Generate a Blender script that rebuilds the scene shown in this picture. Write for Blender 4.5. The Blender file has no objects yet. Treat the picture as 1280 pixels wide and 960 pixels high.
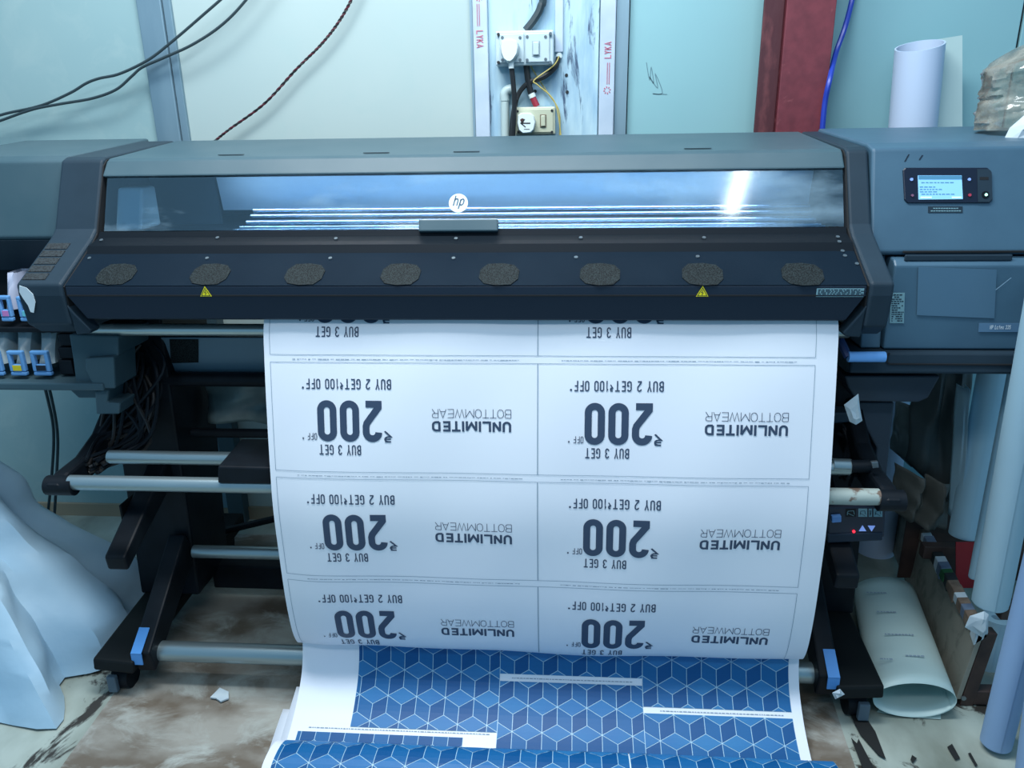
import bpy, bmesh, math, random
from mathutils import Vector, Matrix, noise
random.seed(7)
C = bpy.context.scene.collection
SC = bpy.context.scene
# ------------------------------------------------------------------ camera
F = 980.0
dn = Vector((48., 2850., F)).normalized()
xr = -Vector((-13540., -108., F)).normalized()
xr = (xr - dn*xr.dot(dn)).normalized()
up = -dn
yw = up.cross(xr)
CAM = Vector((0, 0, 1.42))
def ray(px, py):
    c = Vector((px-640., py-480., F))
    return Vector((xr.dot(c), yw.dot(c), up.dot(c)))
def P(px, py, X=None, Y=None, Z=None):
    """world point seen at photo pixel, on the plane X=, Y= or Z="""
    r = ray(px, py)
    t = (Y-CAM.y)/r.y if Y is not None else ((Z-CAM.z)/r.z if Z is not None else (X-CAM.x)/r.x)
    return CAM + r*t
def Ppl(px, py, p0, n):
    r = ray(px, py)
    return CAM + r*((p0-CAM).dot(n)/r.dot(n))
def proj(p):
    d = p-CAM
    x = xr.x*d.x+yw.x*d.y+up.x*d.z; y = xr.y*d.x+yw.y*d.y+up.y*d.z; z = xr.z*d.x+yw.z*d.y+up.z*d.z
    return 640+F*x/z, 480+F*y/z
cd = bpy.data.cameras.new('camera'); cam = bpy.data.objects.new('camera', cd); C.objects.link(cam)
cd.sensor_width = 36; cd.lens = 36*F/1280; cd.clip_start = .02
m = Matrix(((xr.x, -xr.y, -xr.z, CAM.x), (yw.x, -yw.y, -yw.z, CAM.y), (up.x, -up.y, -up.z, CAM.z), (0, 0, 0, 1)))
cam.matrix_world = m
SC.camera = cam
# ------------------------------------------------------------------ light
w = bpy.data.worlds.new('room_light'); SC.world = w; w.use_nodes = True
w.node_tree.nodes['Background'].inputs[0].default_value = (.28, .62, .95, 1)
w.node_tree.nodes['Background'].inputs[1].default_value = .52
def area(name, loc, target, sx, sy, power, col):
    l = bpy.data.lights.new(name, 'AREA'); l.shape = 'RECTANGLE'; l.size = sx; l.size_y = sy
    l.energy = power; l.color = col
    o = bpy.data.objects.new(name, l); C.objects.link(o); o.location = loc
    o.rotation_euler = (Vector(target)-Vector(loc)).to_track_quat('-Z', 'Y').to_euler()
    return o
area('ceiling_or_fill_light', (-.35, 1.22, 3.1), (-.3, 1.62, .5), 1.8, .45, 78, (.92, .97, 1.0))
area('ceiling_or_fill_light', (-.2, -.35, 2.7), (-.1, 1.6, .4), 1.6, .3, 17, (.90, .96, 1.0))  # frontal fill, added to brighten the lower part of the banner
area('ceiling_or_fill_light', (-.9, 1.5, 3.1), (-.9, 2.55, 1.3), 1.2, .4, 15, (1.0, 1.0, .98))
area('ceiling_or_fill_light', (.90, .25, 3.05), (.90, .25, 0), .05, 1.2, 4, (.9, .97, 1.0))
SC.view_settings.view_transform = 'Standard'; SC.view_settings.look = 'None'
SC.view_settings.exposure = 0.04; SC.view_settings.gamma = 1; SC.view_settings.use_curve_mapping = False
SC.cycles.max_bounces = 8; SC.cycles.transparent_max_bounces = 16
# ------------------------------------------------------------------ materials
def lin(c):
    return tuple(((v/255)/12.92 if v/255 < .04045 else (((v/255)+.055)/1.055)**2.4) for v in c)
MATS = {}
def mat(name, rgb, rough=.5, metal=0, rgb2=None, scale=8, detail=6, contrast=(.35, .65), stretch=(1, 1, 1), bump=0, bscale=None,
        spec=.5, emit=None, estr=1, alpha=None, coat=0, rgb3=None, s3=2, c3=(.5, .6), kind='noise'):
    if name in MATS: return MATS[name]
    M = bpy.data.materials.new(name); M.use_nodes = True; nt = M.node_tree; N = nt.nodes; L = nt.links
    b = N['Principled BSDF']; MATS[name] = M
    b.inputs['Base Color'].default_value = (*lin(rgb), 1); b.inputs['Roughness'].default_value = rough
    b.inputs['Metallic'].default_value = metal; b.inputs['Specular IOR Level'].default_value = spec
    b.inputs['Coat Weight'].default_value = coat
    tc = N.new('ShaderNodeTexCoord'); mp = N.new('ShaderNodeMapping'); L.new(tc.outputs['Object'], mp.inputs[0]); mp.inputs['Scale'].default_value = stretch
    if rgb2:
        if kind == 'voronoi':
            n = N.new('ShaderNodeTexVoronoi'); n.inputs['Scale'].default_value = scale; fo = n.outputs['Distance']
        else:
            n = N.new('ShaderNodeTexNoise'); n.inputs['Scale'].default_value = scale; n.inputs['Detail'].default_value = detail; fo = n.outputs['Fac']
        L.new(mp.outputs[0], n.inputs['Vector'])
        r = N.new('ShaderNodeMapRange'); r.inputs[1].default_value = contrast[0]; r.inputs[2].default_value = contrast[1]; L.new(fo, r.inputs[0])
        x = N.new('ShaderNodeMix'); x.data_type = 'RGBA'; x.inputs[6].default_value = (*lin(rgb), 1); x.inputs[7].default_value = (*lin(rgb2), 1)
        L.new(r.outputs[0], x.inputs[0]); out = x.outputs[2]
        if rgb3:
            n3 = N.new('ShaderNodeTexNoise'); n3.inputs['Scale'].default_value = s3; n3.inputs['Detail'].default_value = 8; n3.inputs['Roughness'].default_value = .65
            n3.inputs['Distortion'].default_value = .6
            L.new(mp.outputs[0], n3.inputs['Vector'])
            r3 = N.new('ShaderNodeMapRange'); r3.inputs[1].default_value = c3[0]; r3.inputs[2].default_value = c3[1]; L.new(n3.outputs['Fac'], r3.inputs[0])
            x3 = N.new('ShaderNodeMix'); x3.data_type = 'RGBA'; x3.inputs[7].default_value = (*lin(rgb3), 1)
            L.new(out, x3.inputs[6]); L.new(r3.outputs[0], x3.inputs[0]); out = x3.outputs[2]
        L.new(out, b.inputs['Base Color'])
    if bump:
        nb = N.new('ShaderNodeTexNoise'); nb.inputs['Scale'].default_value = bscale or scale; nb.inputs['Detail'].default_value = 5
        L.new(mp.outputs[0], nb.inputs['Vector'])
        bp = N.new('ShaderNodeBump'); bp.inputs['Strength'].default_value = bump; bp.inputs['Distance'].default_value = .01
        L.new(nb.outputs['Fac'], bp.inputs['Height']); L.new(bp.outputs[0], b.inputs['Normal'])
    if emit:
        b.inputs['Emission Color'].default_value = (*lin(emit), 1); b.inputs['Emission Strength'].default_value = estr
    if alpha is not None: b.inputs['Alpha'].default_value = alpha
    return M
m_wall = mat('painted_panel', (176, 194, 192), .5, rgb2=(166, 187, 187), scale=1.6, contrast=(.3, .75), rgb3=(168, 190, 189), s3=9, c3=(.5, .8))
m_wall_l = mat('painted_panel_shade', (150, 180, 182), .5, rgb2=(140, 172, 176), scale=1.6, contrast=(.3, .75), rgb3=(160, 186, 186), s3=9, c3=(.5, .8))  # same panels on the left, weaker light there mixed into the colour
m_wall_r = mat('painted_panel_falloff', (142, 188, 194), .5, rgb2=(130, 176, 184), scale=1.4, contrast=(.3, .75), rgb3=(138, 182, 190), s3=12, c3=(.5, .8))  # right-hand panels: light falling off to the right is put into the colour
m_back = mat('dark_gap', (28, 40, 46), .8)
m_alu = mat('galvanised_metal', (138, 166, 180), .42, .35, rgb2=(112, 142, 158), scale=7, stretch=(1, 1, .2))
m_trunk = mat('white_trunking', (190, 206, 222), .4, rgb2=(172, 190, 208), scale=9)
m_wood = mat('peeling_painted_board', (176, 206, 218), .6, rgb2=(132, 170, 196), scale=14, stretch=(1.6, 1, .28), contrast=(.4, .65), rgb3=(64, 86, 112), s3=13, c3=(.575, .63), bump=.35, bscale=30)
m_red = mat('red_oxide_paint', (118, 52, 62), .55, rgb2=(98, 42, 52), scale=26, contrast=(.35, .7), rgb3=(146, 80, 86), s3=20, c3=(.62, .75), bump=.1)
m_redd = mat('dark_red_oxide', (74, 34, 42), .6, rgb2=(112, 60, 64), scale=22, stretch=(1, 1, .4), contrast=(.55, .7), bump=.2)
m_body = mat('printer_grey', (66, 88, 97), .45, rgb2=(57, 82, 92), scale=7, contrast=(.35, .7), bump=.02, bscale=300, spec=.3)
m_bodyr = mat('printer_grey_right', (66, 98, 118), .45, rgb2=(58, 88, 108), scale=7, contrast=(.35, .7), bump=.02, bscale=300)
m_bodyd = mat('printer_dark_grey', (38, 54, 66), .5, rgb2=(34, 49, 60), scale=9, contrast=(.35, .7), bump=.02, bscale=300, spec=.22)
m_cover = mat('printer_charcoal', (14, 28, 40), .6, rgb2=(18, 32, 44), scale=6, contrast=(.4, .7), bump=.03, bscale=260, spec=.05)
m_coverf = mat('printer_front_lip', (32, 44, 58), .45, spec=.2)
m_blk = mat('black_plastic', (13, 18, 24), .5, rgb2=(20, 27, 34), scale=14, spec=.18)
m_foot = mat('black_foot', (15, 19, 22), .6, rgb2=(21, 26, 28), scale=6, spec=.15)
m_seam = mat('seam_shadow_gap', (12, 16, 20), .8)
m_rod = mat('satin_aluminium', (168, 186, 190), .32, .75, rgb2=(150, 168, 174), scale=6, stretch=(.3, 1, 1))
m_steel = mat('worn_roller', (200, 210, 208), .28, .7)
m_dirtyrod = mat('tape_residue_rod', (160, 172, 166), .6, .2, rgb2=(110, 92, 80), scale=26, contrast=(.5, .56))
m_mesh = mat('fan_mesh', (9, 12, 14), .6, rgb2=(38, 46, 48), scale=380, kind='voronoi', contrast=(.3, .6), spec=.1)
m_vent = mat('vent_mesh', (9, 12, 14), .6, rgb2=(38, 46, 50), scale=230, kind='voronoi', contrast=(.35, .5))
m_screw = mat('screw_head', (130, 140, 146), .3, .8)
m_yel = mat('warning_yellow', (225, 215, 20), .5)
m_ink = mat('print_black', (52, 68, 92), .5)
m_line = mat('print_line', (140, 160, 175), .6)
m_tiny = mat('print_small', (140, 156, 170), .6)
m_white = mat('white_ink', (225, 235, 240), .5)
m_paper = mat('banner_white', (226, 232, 240), .45, spec=.35, rgb2=(222, 228, 238), scale=3)
m_blue1 = mat('print_blue_light', (46, 118, 170), .45, spec=.25, rgb2=(40, 106, 162), scale=5)
m_blue2 = mat('print_blue_dark', (6, 78, 132), .45, spec=.25)
m_blue3 = mat('print_blue_mid', (20, 94, 148), .45, spec=.25)
m_blueline = mat('print_white_line', (160, 198, 218), .4)
m_hpwhite = mat('logo_white', (225, 238, 246), .4)
m_hpgrey = mat('logo_grey', (60, 90, 112), .4)
m_clip = mat('blue_plastic', (78, 142, 208), .4)
m_clipd = mat('dull_blue_plastic', (92, 140, 200), .4)
m_cart = mat('cartridge_blue', (98, 152, 204), .35)
m_bag = mat('cartridge_translucent', (158, 176, 182), .35, rgb2=(140, 158, 164), scale=12)
m_bagp = mat('cartridge_pale', (158, 166, 186), .35, rgb2=(140, 150, 170), scale=12)
m_cable = mat('black_cable', (22, 28, 32), .5)
m_cableg = mat('grey_cable', (46, 62, 68), .5)
m_bcable = mat('blue_cable', (34, 62, 168), .4)
m_rcable = mat('red_cable', (150, 40, 60), .5)
m_ycable = mat('yellow_wire', (186, 172, 96), .5)
m_pvc = mat('pvc_conduit', (176, 196, 196), .35)
m_box = mat('white_switch_box', (186, 205, 212), .35)
m_box2 = mat('ivory_switch_box', (182, 188, 166), .4)
m_plug = mat('white_plug', (214, 228, 230), .35)
m_hole = mat('dark_hole', (30, 36, 40), .7)
m_burn = mat('burn_mark', (70, 40, 38), .7, rgb2=(170, 70, 50), scale=40, contrast=(.4, .6))
m_cloth = mat('white_plastic_cloth', (178, 206, 222), .45, rgb2=(154, 188, 210), scale=3, contrast=(.3, .7), bump=.5, bscale=7)
m_roll = mat('media_roll', (170, 202, 216), .45, rgb2=(158, 192, 208), scale=4, contrast=(.3, .7))
m_roll2 = mat('media_roll_blue', (142, 174, 210), .45, rgb2=(134, 166, 204), scale=4, contrast=(.3, .7))
m_rollw = mat('white_roll', (184, 202, 226), .4)
m_greenp = mat('pale_green_sheet', (190, 214, 212), .45, rgb2=(182, 208, 206), scale=5)
m_brown = mat('rusty_brown_steel', (52, 38, 36), .6, rgb2=(70, 52, 46), scale=20)
m_ply = mat('grey_board', (124, 124, 114), .7, rgb2=(146, 142, 130), scale=5, contrast=(.3, .7), rgb3=(70, 70, 64), s3=14, c3=(.5, .8))
m_edge = mat('board_edge', (150, 140, 120), .7)
m_cork = mat('torn_tape_brown', (128, 112, 96), .7, rgb2=(92, 76, 66), scale=30)
m_tapeb = mat('torn_tape_blue', (110, 128, 150), .5, rgb2=(80, 96, 120), scale=20)
m_green = mat('green_wrap', (34, 88, 50), .5)
m_redp = mat('red_panel', (150, 20, 34), .5)
m_crump = mat('crumpled_paper', (200, 214, 220), .6, rgb2=(180, 196, 206), scale=20)
m_dust = mat('dark_grey_duct', (44, 58, 72), .5, rgb2=(38, 50, 62), scale=6)
m_greycloth = mat('grey_plastic_drape', (76, 84, 84), .5, rgb2=(58, 66, 68), scale=6, contrast=(.3, .7), bump=.4, bscale=10)
m_greyback = mat('grey_media_web', (122, 142, 144), .3, rgb2=(92, 110, 114), scale=5, contrast=(.3, .7), stretch=(2.5, 1, 1), bump=.25, bscale=9)
m_platen = mat('steel_platen', (110, 136, 152), .45, .2)
m_floor = mat('stained_tarpaulin', (168, 180, 172), .6, rgb2=(116, 124, 114), scale=4.2, detail=12, contrast=(.38, .62), rgb3=(48, 46, 42), s3=7, c3=(.595, .64), stretch=(1, .55, 1), bump=.25, bscale=5)
m_sheet = mat('stained_brown_sheet', (152, 150, 142), .5, rgb2=(104, 94, 82), scale=5.0, detail=13, contrast=(.42, .60), rgb3=(168, 172, 166), s3=8, c3=(.48, .66), stretch=(.8, 1.2, 1), bump=.5, bscale=6)
m_blkrag = mat('black_strip', (26, 28, 28), .6)
m_greentag = mat('green_scrap', (96, 126, 76), .6)
m_scr = mat('screen_lit', (130, 180, 215), .3, emit=(120, 185, 230), estr=.55)
m_scrb = mat('screen_lit_bar', (70, 120, 150), .3, emit=(70, 125, 160), estr=.4)
m_led = mat('red_led', (255, 40, 60), .3, emit=(255, 40, 60), estr=2)
m_ledg = mat('green_led', (180, 255, 230), .3, emit=(180, 255, 230), estr=1.2)
m_ledt = mat('button_light', (120, 150, 215), .3, emit=(120, 150, 220), estr=.5)
m_pink = mat('label_magenta', (190, 120, 180), .5)
m_cyan = mat('label_cyan', (100, 190, 205), .5)
m_yl = mat('label_yellow', (215, 195, 30), .5)
m_kl = mat('label_black', (16, 20, 34), .5)
m_label = mat('printed_label', (112, 150, 160), .5)
m_scratch = mat('pale_scratch', (135, 165, 185), .5)
m_film = mat('clear_film_patch', (76, 108, 130), .3)
m_stain = mat('dark_red_smear', (82, 52, 66), .5)
m_caster = mat('grey_caster', (78, 98, 112), .5)
m_lbar = mat('inner_light', (230, 240, 255), .4, emit=(205, 225, 255), estr=5)
m_inner = mat('inner_plate', (160, 190, 212), .4, .3, rgb2=(122, 156, 186), scale=1.4, stretch=(1, 1, 5), contrast=(.3, .7))
m_inrail = mat('inner_rail', (176, 202, 226), .22, .9)
# clear window
def clear_mat(name, tint, gloss=.12, smudge=.25, rough=.12, scale=3, stretch=(1, 1, 3), lo=.5, hi=.8, dcol=(.45, .62, .72, 1)):
    M = bpy.data.materials.new(name); M.use_nodes = True; nt = M.node_tree; N = nt.nodes; L = nt.links
    for n in list(N): N.remove(n)
    o = N.new('ShaderNodeOutputMaterial'); tr = N.new('ShaderNodeBsdfTransparent'); tr.inputs[0].default_value = (*tint, 1)
    gl = N.new('ShaderNodeBsdfGlossy'); gl.inputs['Roughness'].default_value = rough
    df = N.new('ShaderNodeBsdfDiffuse'); df.inputs[0].default_value = dcol
    fr = N.new('ShaderNodeFresnel'); fr.inputs[0].default_value = 1.5
    ad = N.new('ShaderNodeMath'); ad.operation = 'ADD'; ad.inputs[1].default_value = gloss; L.new(fr.outputs[0], ad.inputs[0]); ad.use_clamp = True
    m1 = N.new('ShaderNodeMixShader'); L.new(ad.outputs[0], m1.inputs[0]); L.new(tr.outputs[0], m1.inputs[1]); L.new(gl.outputs[0], m1.inputs[2])
    tc = N.new('ShaderNodeTexCoord'); mp = N.new('ShaderNodeMapping'); mp.inputs['Scale'].default_value = stretch
    n = N.new('ShaderNodeTexNoise'); n.inputs['Scale'].default_value = scale; n.inputs['Detail'].default_value = 8; n.inputs['Roughness'].default_value = .6
    L.new(tc.outputs['Object'], mp.inputs[0]); L.new(mp.outputs[0], n.inputs['Vector'])
    r = N.new('ShaderNodeMapRange'); r.inputs[1].default_value = lo; r.inputs[2].default_value = hi; r.inputs[4].default_value = smudge; L.new(n.outputs['Fac'], r.inputs[0])
    m2 = N.new('ShaderNodeMixShader'); L.new(r.outputs[0], m2.inputs[0]); L.new(m1.outputs[0], m2.inputs[1]); L.new(df.outputs[0], m2.inputs[2])
    L.new(m2.outputs[0], o.inputs[0]); return M
m_pane = clear_mat('window_pane_clear', (.85, .94, 1.0), .10, .30, .09)
m_plastic = clear_mat('crinkled_clear_plastic', (.80, .80, .74), .10, .55, .15, 16, (1, 1, 1), .3, .7, (.46, .46, .40, 1))
# ------------------------------------------------------------------ mesh builder
class MB:
    def __init__(s): s.v = []; s.f = []
    def poly(s, pts):
        i = len(s.v); s.v += [tuple(p) for p in pts]; s.f.append(tuple(range(i, i+len(pts))))
    def box(s, x0, x1, y0, y1, z0, z1):
        return s.hexa([(x0, y0, z0), (x1, y0, z0), (x1, y1, z0), (x0, y1, z0)], [(x0, y0, z1), (x1, y0, z1), (x1, y1, z1), (x0, y1, z1)])
    def hexa(s, a, b):
        i = len(s.v); n = len(a); s.v += [tuple(p) for p in a]+[tuple(p) for p in b]
        s.f.append(tuple(i+k for k in reversed(range(n)))); s.f.append(tuple(i+n+k for k in range(n)))
        for k in range(n): s.f.append((i+k, i+(k+1) % n, i+n+(k+1) % n, i+n+k))
        return s
    def prism_x(s, prof, x0, x1):
        return s.hexa([(x0, y, z) for y, z in prof], [(x1, y, z) for y, z in prof])
    def slab(s, pts, off):
        off = Vector(off); return s.hexa([Vector(p) for p in pts], [Vector(p)+off for p in pts])
    def tube(s, path, r, n=10, cap=True, closed=False):
        path = [Vector(p) for p in path]; i0 = len(s.v); u = None; m_ = len(path)
        for k, p in enumerate(path):
            t = (path[min(k+1, m_-1)]-path[max(k-1, 0)]).normalized()
            if u is None: u = t.orthogonal().normalized()
            u = (u-t*u.dot(t)).normalized(); v = t.cross(u)
            rr = r[k] if isinstance(r, (list, tuple)) else r
            for j in range(n):
                a = 2*math.pi*j/n; s.v.append(tuple(p+u*math.cos(a)*rr+v*math.sin(a)*rr))
        for k in range(m_-1):
            for j in range(n):
                a = i0+k*n+j; b = i0+k*n+(j+1) % n; s.f.append((a, b, b+n, a+n))
        if cap:
            s.f.append(tuple(i0+j for j in reversed(range(n)))); s.f.append(tuple(i0+(m_-1)*n+j for j in range(n)))
        return s
    def grid(s, rows, closed=False):
        i0 = len(s.v); n = len(rows[0])
        for r in rows: s.v += [tuple(p) for p in r]
        for a in range(len(rows)-1):
            for b in range(n if closed else n-1):
                c = (b+1) % n; s.f.append((i0+a*n+b, i0+a*n+c, i0+(a+1)*n+c, i0+(a+1)*n+b))
        return s
    def build(s, name, material, parent=None, bevel=0, smooth=False, solid=0, seg=2, weld=False, **props):
        me = bpy.data.meshes.new(name); me.from_pydata(s.v, [], s.f); me.materials.append(material)
        if bevel or smooth or weld:
            bm = bmesh.new(); bm.from_mesh(me)
            if weld: bmesh.ops.remove_doubles(bm, verts=bm.verts, dist=1e-5)
            bmesh.ops.recalc_face_normals(bm, faces=bm.faces)
            bm.to_mesh(me); bm.free()
        o = bpy.data.objects.new(name, me); C.objects.link(o)
        if parent is not None:
            o.parent = parent; o.matrix_parent_inverse = Matrix.Translation(-parent.location) if parent.get('is_root') else Matrix()
        if solid:
            q = o.modifiers.new('thick', 'SOLIDIFY'); q.thickness = solid; q.offset = -1
        if bevel:
            q = o.modifiers.new('bevel', 'BEVEL'); q.width = bevel; q.segments = seg; q.limit_method = 'ANGLE'; q.angle_limit = .6
        if smooth:
            for p in me.polygons: p.use_smooth = True
            try:
                me.set_sharp_from_angle(angle=math.radians(40))
            except Exception: pass
        for k, v_ in props.items(): o[k] = v_
        return o
def thing(name, label, cat, loc=(0, 0, 0), group=None, kind=None):
    o = bpy.data.objects.new(name, None); C.objects.link(o); o.location = Vector(loc); o.empty_display_size = .1
    o['label'] = label; o['category'] = cat; o['is_root'] = 1
    if group: o['group'] = group
    if kind: o['kind'] = kind
    return o
def tag(o, label, cat, group=None):
    o['label'] = label; o['category'] = cat
    if group: o['group'] = group
    # move the origin to the base of the object
    me = o.data; xs = [v.co for v in me.vertices]
    c = Vector((sum(v.x for v in xs)/len(xs), sum(v.y for v in xs)/len(xs), min(v.z for v in xs)))
    me.transform(Matrix.Translation(-c)); o.location = c
    return o
def struct(o): o['kind'] = 'structure'; return o
def catmull(pts, n=8):
    pts = [Vector(p) for p in pts]; out = []
    for i in range(len(pts)-1):
        p0 = pts[max(i-1, 0)]; p1 = pts[i]; p2 = pts[i+1]; p3 = pts[min(i+2, len(pts)-1)]
        for k in range(n):
            t = k/n
            out.append(.5*((2*p1)+(-p0+p2)*t+(2*p0-5*p1+4*p2-p3)*t*t+(-p0+3*p1-3*p2+p3)*t*t*t))
    out.append(pts[-1]); return out
def wire(name, pts, r, material, parent=None, n=8, sub=8):
    return MB().tube(catmull(pts, sub), r, n).build(name, material, parent, smooth=True)
# ------------------------------------------------------------------ stroke lettering
def arc(cx, cy, rx, ry, a0, a1, n=8):
    return [(cx+rx*math.cos(math.radians(a0+(a1-a0)*k/n)), cy+ry*math.sin(math.radians(a0+(a1-a0)*k/n))) for k in range(n+1)]
def stad(x0, x1, y0, y1, r=None):
    r = r or (x1-x0)/2
    return arc(x1-r, y1-r, r, r, 0, 90)+arc(x0+r, y1-r, r, r, 90, 180)+arc(x0+r, y0+r, r, r, 180, 270)+arc(x1-r, y0+r, r, r, 270, 360)
def glyph(ch, W, t):
    """centre-line strokes of a capital 1 high and W wide for pen width t: list of (points, closed)"""
    h = t/2; l, r, b, u = h, W-h, h, 1-h; mx = W/2; q = min((r-l)/2, .34)
    if ch in '0O': return [(stad(l, r, b, u, q if ch == '0' or W < .7 else (r-l)/2*.98), True)]
    if ch == '2': return [(arc(l+q, u-q, q, q, 180, 90)+arc(r-q, u-q, q, q, 90, 0)+[(r, .62), (r-.05*W, .54), (l, b+.08), (l, b), (r, b)], False)]
    if ch == '1': return [([(l, u-.18), (mx, u), (mx, 0)], False)]
    if ch == '3': return [(arc(mx, u-.21, mx-l, .21, 170, -60)+[(mx, .53)], False), ([(mx, .53)]+arc(mx, b+.235, mx-l, .235, 60, -170), False)]
    if ch == '5': return [([(r, u), (l, u), (l, .55)]+arc(mx, b+.25, mx-l, .25, 100, -160), False)]
    if ch == 'B': return [([(l, b), (l, u)], False), ([(l, u), (r-.2, u)]+arc(r-.2, u-.2, .2, .2, 90, -60)+[(r-.2, .53), (l, .53)], False), ([(r-.2, .53)]+arc(r-.22, b+.23, .22, .23, 80, -90)+[(l, b)], False)]
    if ch == 'U': return [([(l, 1), (l, b+q)]+arc(l+q, b+q, q, q, 180, 270)+arc(r-q, b+q, q, q, 270, 360)+[(r, 1)], False)]
    if ch == 'Y': return [([(l, 1), (mx, .45), (r, 1)], False), ([(mx, .47), (mx, 0)], False)]
    if ch == 'G': return [(arc(r-q, u-q, q, q, 10, 90)+arc(l+q, u-q, q, q, 90, 180)+arc(l+q, b+q, q, q, 180, 270)+arc(r-q, b+q, q, q, 270, 360)+[(r, .47), (mx, .47)], False)]
    if ch == 'E': return [([(r, u), (l, u), (l, b), (r, b)], False), ([(l, .51), (r-.04, .51)], False)]
    if ch == 'F': return [([(r, u), (l, u), (l, 0)], False), ([(l, .49), (r-.04, .49)], False)]
    if ch == 'T': return [([(0, u), (W, u)], False), ([(mx, u), (mx, 0)], False)]
    if ch == 'I': return [([(mx, 1), (mx, 0)], False)]
    if ch == 'L': return [([(l, 1), (l, b), (W, b)], False)]
    if ch == 'N': return [([(l, 0), (l, u)], False), ([(l, u), (r, b)], False), ([(r, b), (r, 1)], False)]
    if ch == 'M': return [([(l, 0), (l, u)], False), ([(l, u), (mx, .2), (r, u)], False), ([(r, u), (r, 0)], False)]
    if ch == 'W': return [([(l, 1), (l+(mx-l)*.5, b), (mx, u), (r-(r-mx)*.5, b), (r, 1)], False)]
    if ch == 'A': return [([(l, 0), (mx, 1-h*.6), (r, 0)], False), ([(l+.14*W, .28), (r-.14*W, .28)], False)]
    if ch == 'K': return [([(l, 0), (l, 1)], False), ([(r, 1), (l, .42)], False), ([(l+.3*(r-l), .58), (r, 0)], False)]
    if ch in 'RP':
        s_ = [([(l, 0), (l, u)], False), ([(l, u), (r-.22, u)]+arc(r-.24, u-.235, .24, .235, 90, -90)+[(l, u-.47)], False)]
        if ch == 'R': s_.append(([(mx, u-.47), (r, 0)], False))
        return s_
    if ch == 'D': return [([(l, b), (l, u), (r-q, u)]+arc(r-q, u-q, q, q, 90, 0)+arc(r-q, b+q, q, q, 0, -90)+[(l, b)], False)]
    if ch == 'H': return [([(l, 0), (l, 1)], False), ([(r, 0), (r, 1)], False), ([(l, .5), (r, .5)], False)]
    if ch == '$': return [([(l, u), (r, u)], False), ([(l, u-.24), (r, u-.24)], False), ([(l+.05, u)]+arc(mx-.03, u-.22, .2, .22, 90, -90)+[(l, u-.44), (r, 0)], False)]
    if ch == '*': return [([(mx, .95), (mx, .65)], False), ([(l, .88), (r, .72)], False), ([(l, .72), (r, .88)], False)]
    if ch == 'a': return [(stad(l, r, b, .66), True), ([(r, .66), (r, 0)], False)]
    if ch == 't': return [([(mx, .95), (mx, 0)], False), ([(l, .66), (r, .66)], False)]
    if ch == 'e': return [([(l, .36), (r, .36)]+arc(mx, .36, mx-l, .3, 0, 300), False)]
    if ch == 'x': return [([(l, 0), (r, .68)], False), ([(l, .68), (r, 0)], False)]
    if ch == 'h': return [([(l, 0), (l, 1)], False), ([(l, .5)]+arc(mx, .48, mx-l, .2, 150, 0)+[(r, 0)], False)]
    if ch == 'p': return [([(l, -.32), (l, .68)], False), (stad(l, r, b, .68, .2), True)]
    return []
def ribbons(pts, closed, t):
    """miter-joined quads along a polyline"""
    P_ = [Vector((a, b)) for a, b in pts]; Q = [P_[0]]
    for p in P_[1:]:
        if (p-Q[-1]).length > 1e-5: Q.append(p)
    if closed and (Q[0]-Q[-1]).length < 1e-4: Q.pop()
    n = len(Q); L_, R_ = [], []
    for i in range(n):
        a = Q[i-1] if (closed or i > 0) else None; c = Q[(i+1) % n] if (closed or i < n-1) else None
        d1 = (Q[i]-a).normalized() if a is not None else None; d2 = (c-Q[i]).normalized() if c is not None else None
        if d1 is None: d1 = d2
        if d2 is None: d2 = d1
        n1 = Vector((-d1.y, d1.x)); n2 = Vector((-d2.y, d2.x)); mm = n1+n2
        if mm.length < .2: mm = n1
        mm.normalize(); k = t/2/max(.45, mm.dot(n1))
        L_.append(Q[i]+mm*k); R_.append(Q[i]-mm*k)
    out = []
    for i in range(n if closed else n-1):
        j = (i+1) % n; out.append([R_[i], R_[j], L_[j], L_[i]])
    return out
WID = {'I': .3, '1': .7, ' ': .6, 'M': 1.35, 'W': 1.5, '*': .7, '.': .4, 'A': 1.1, '$': .8}
def text_quads(txt, W=.5, t=.14, gap=.1, slant=0):
    """quads in a box of height 1; returns (quads, total width)"""
    x = 0; out = []
    for ch in txt:
        w_ = WID.get(ch, 1)*W
        if ch == 'I': w_ = t
        for pts, cl in glyph(ch, w_, t):
            for q in ribbons(pts, cl, t): out.append([(x+p[0]+slant*p[1], p[1]) for p in q])
        x += w_+gap
    return out, x-gap
def clip_half(poly, ax, val, keep_less):
    out = []; n = len(poly)
    for i in range(n):
        a = poly[i]; b = poly[(i+1) % n]
        ia = (a[ax] <= val) if keep_less else (a[ax] >= val); ib = (b[ax] <= val) if keep_less else (b[ax] >= val)
        if ia: out.append(a)
        if ia != ib:
            t = (val-a[ax])/(b[ax]-a[ax]); out.append((a[0]+(b[0]-a[0])*t, a[1]+(b[1]-a[1])*t))
    return out
def clip_rect(poly, x0, x1, y0, y1):
    for ax, v, k in ((0, x0, False), (0, x1, True), (1, y0, False), (1, y1, True)):
        poly = clip_half(poly, ax, v, k)
        if len(poly) < 3: return []
    return poly
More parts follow.
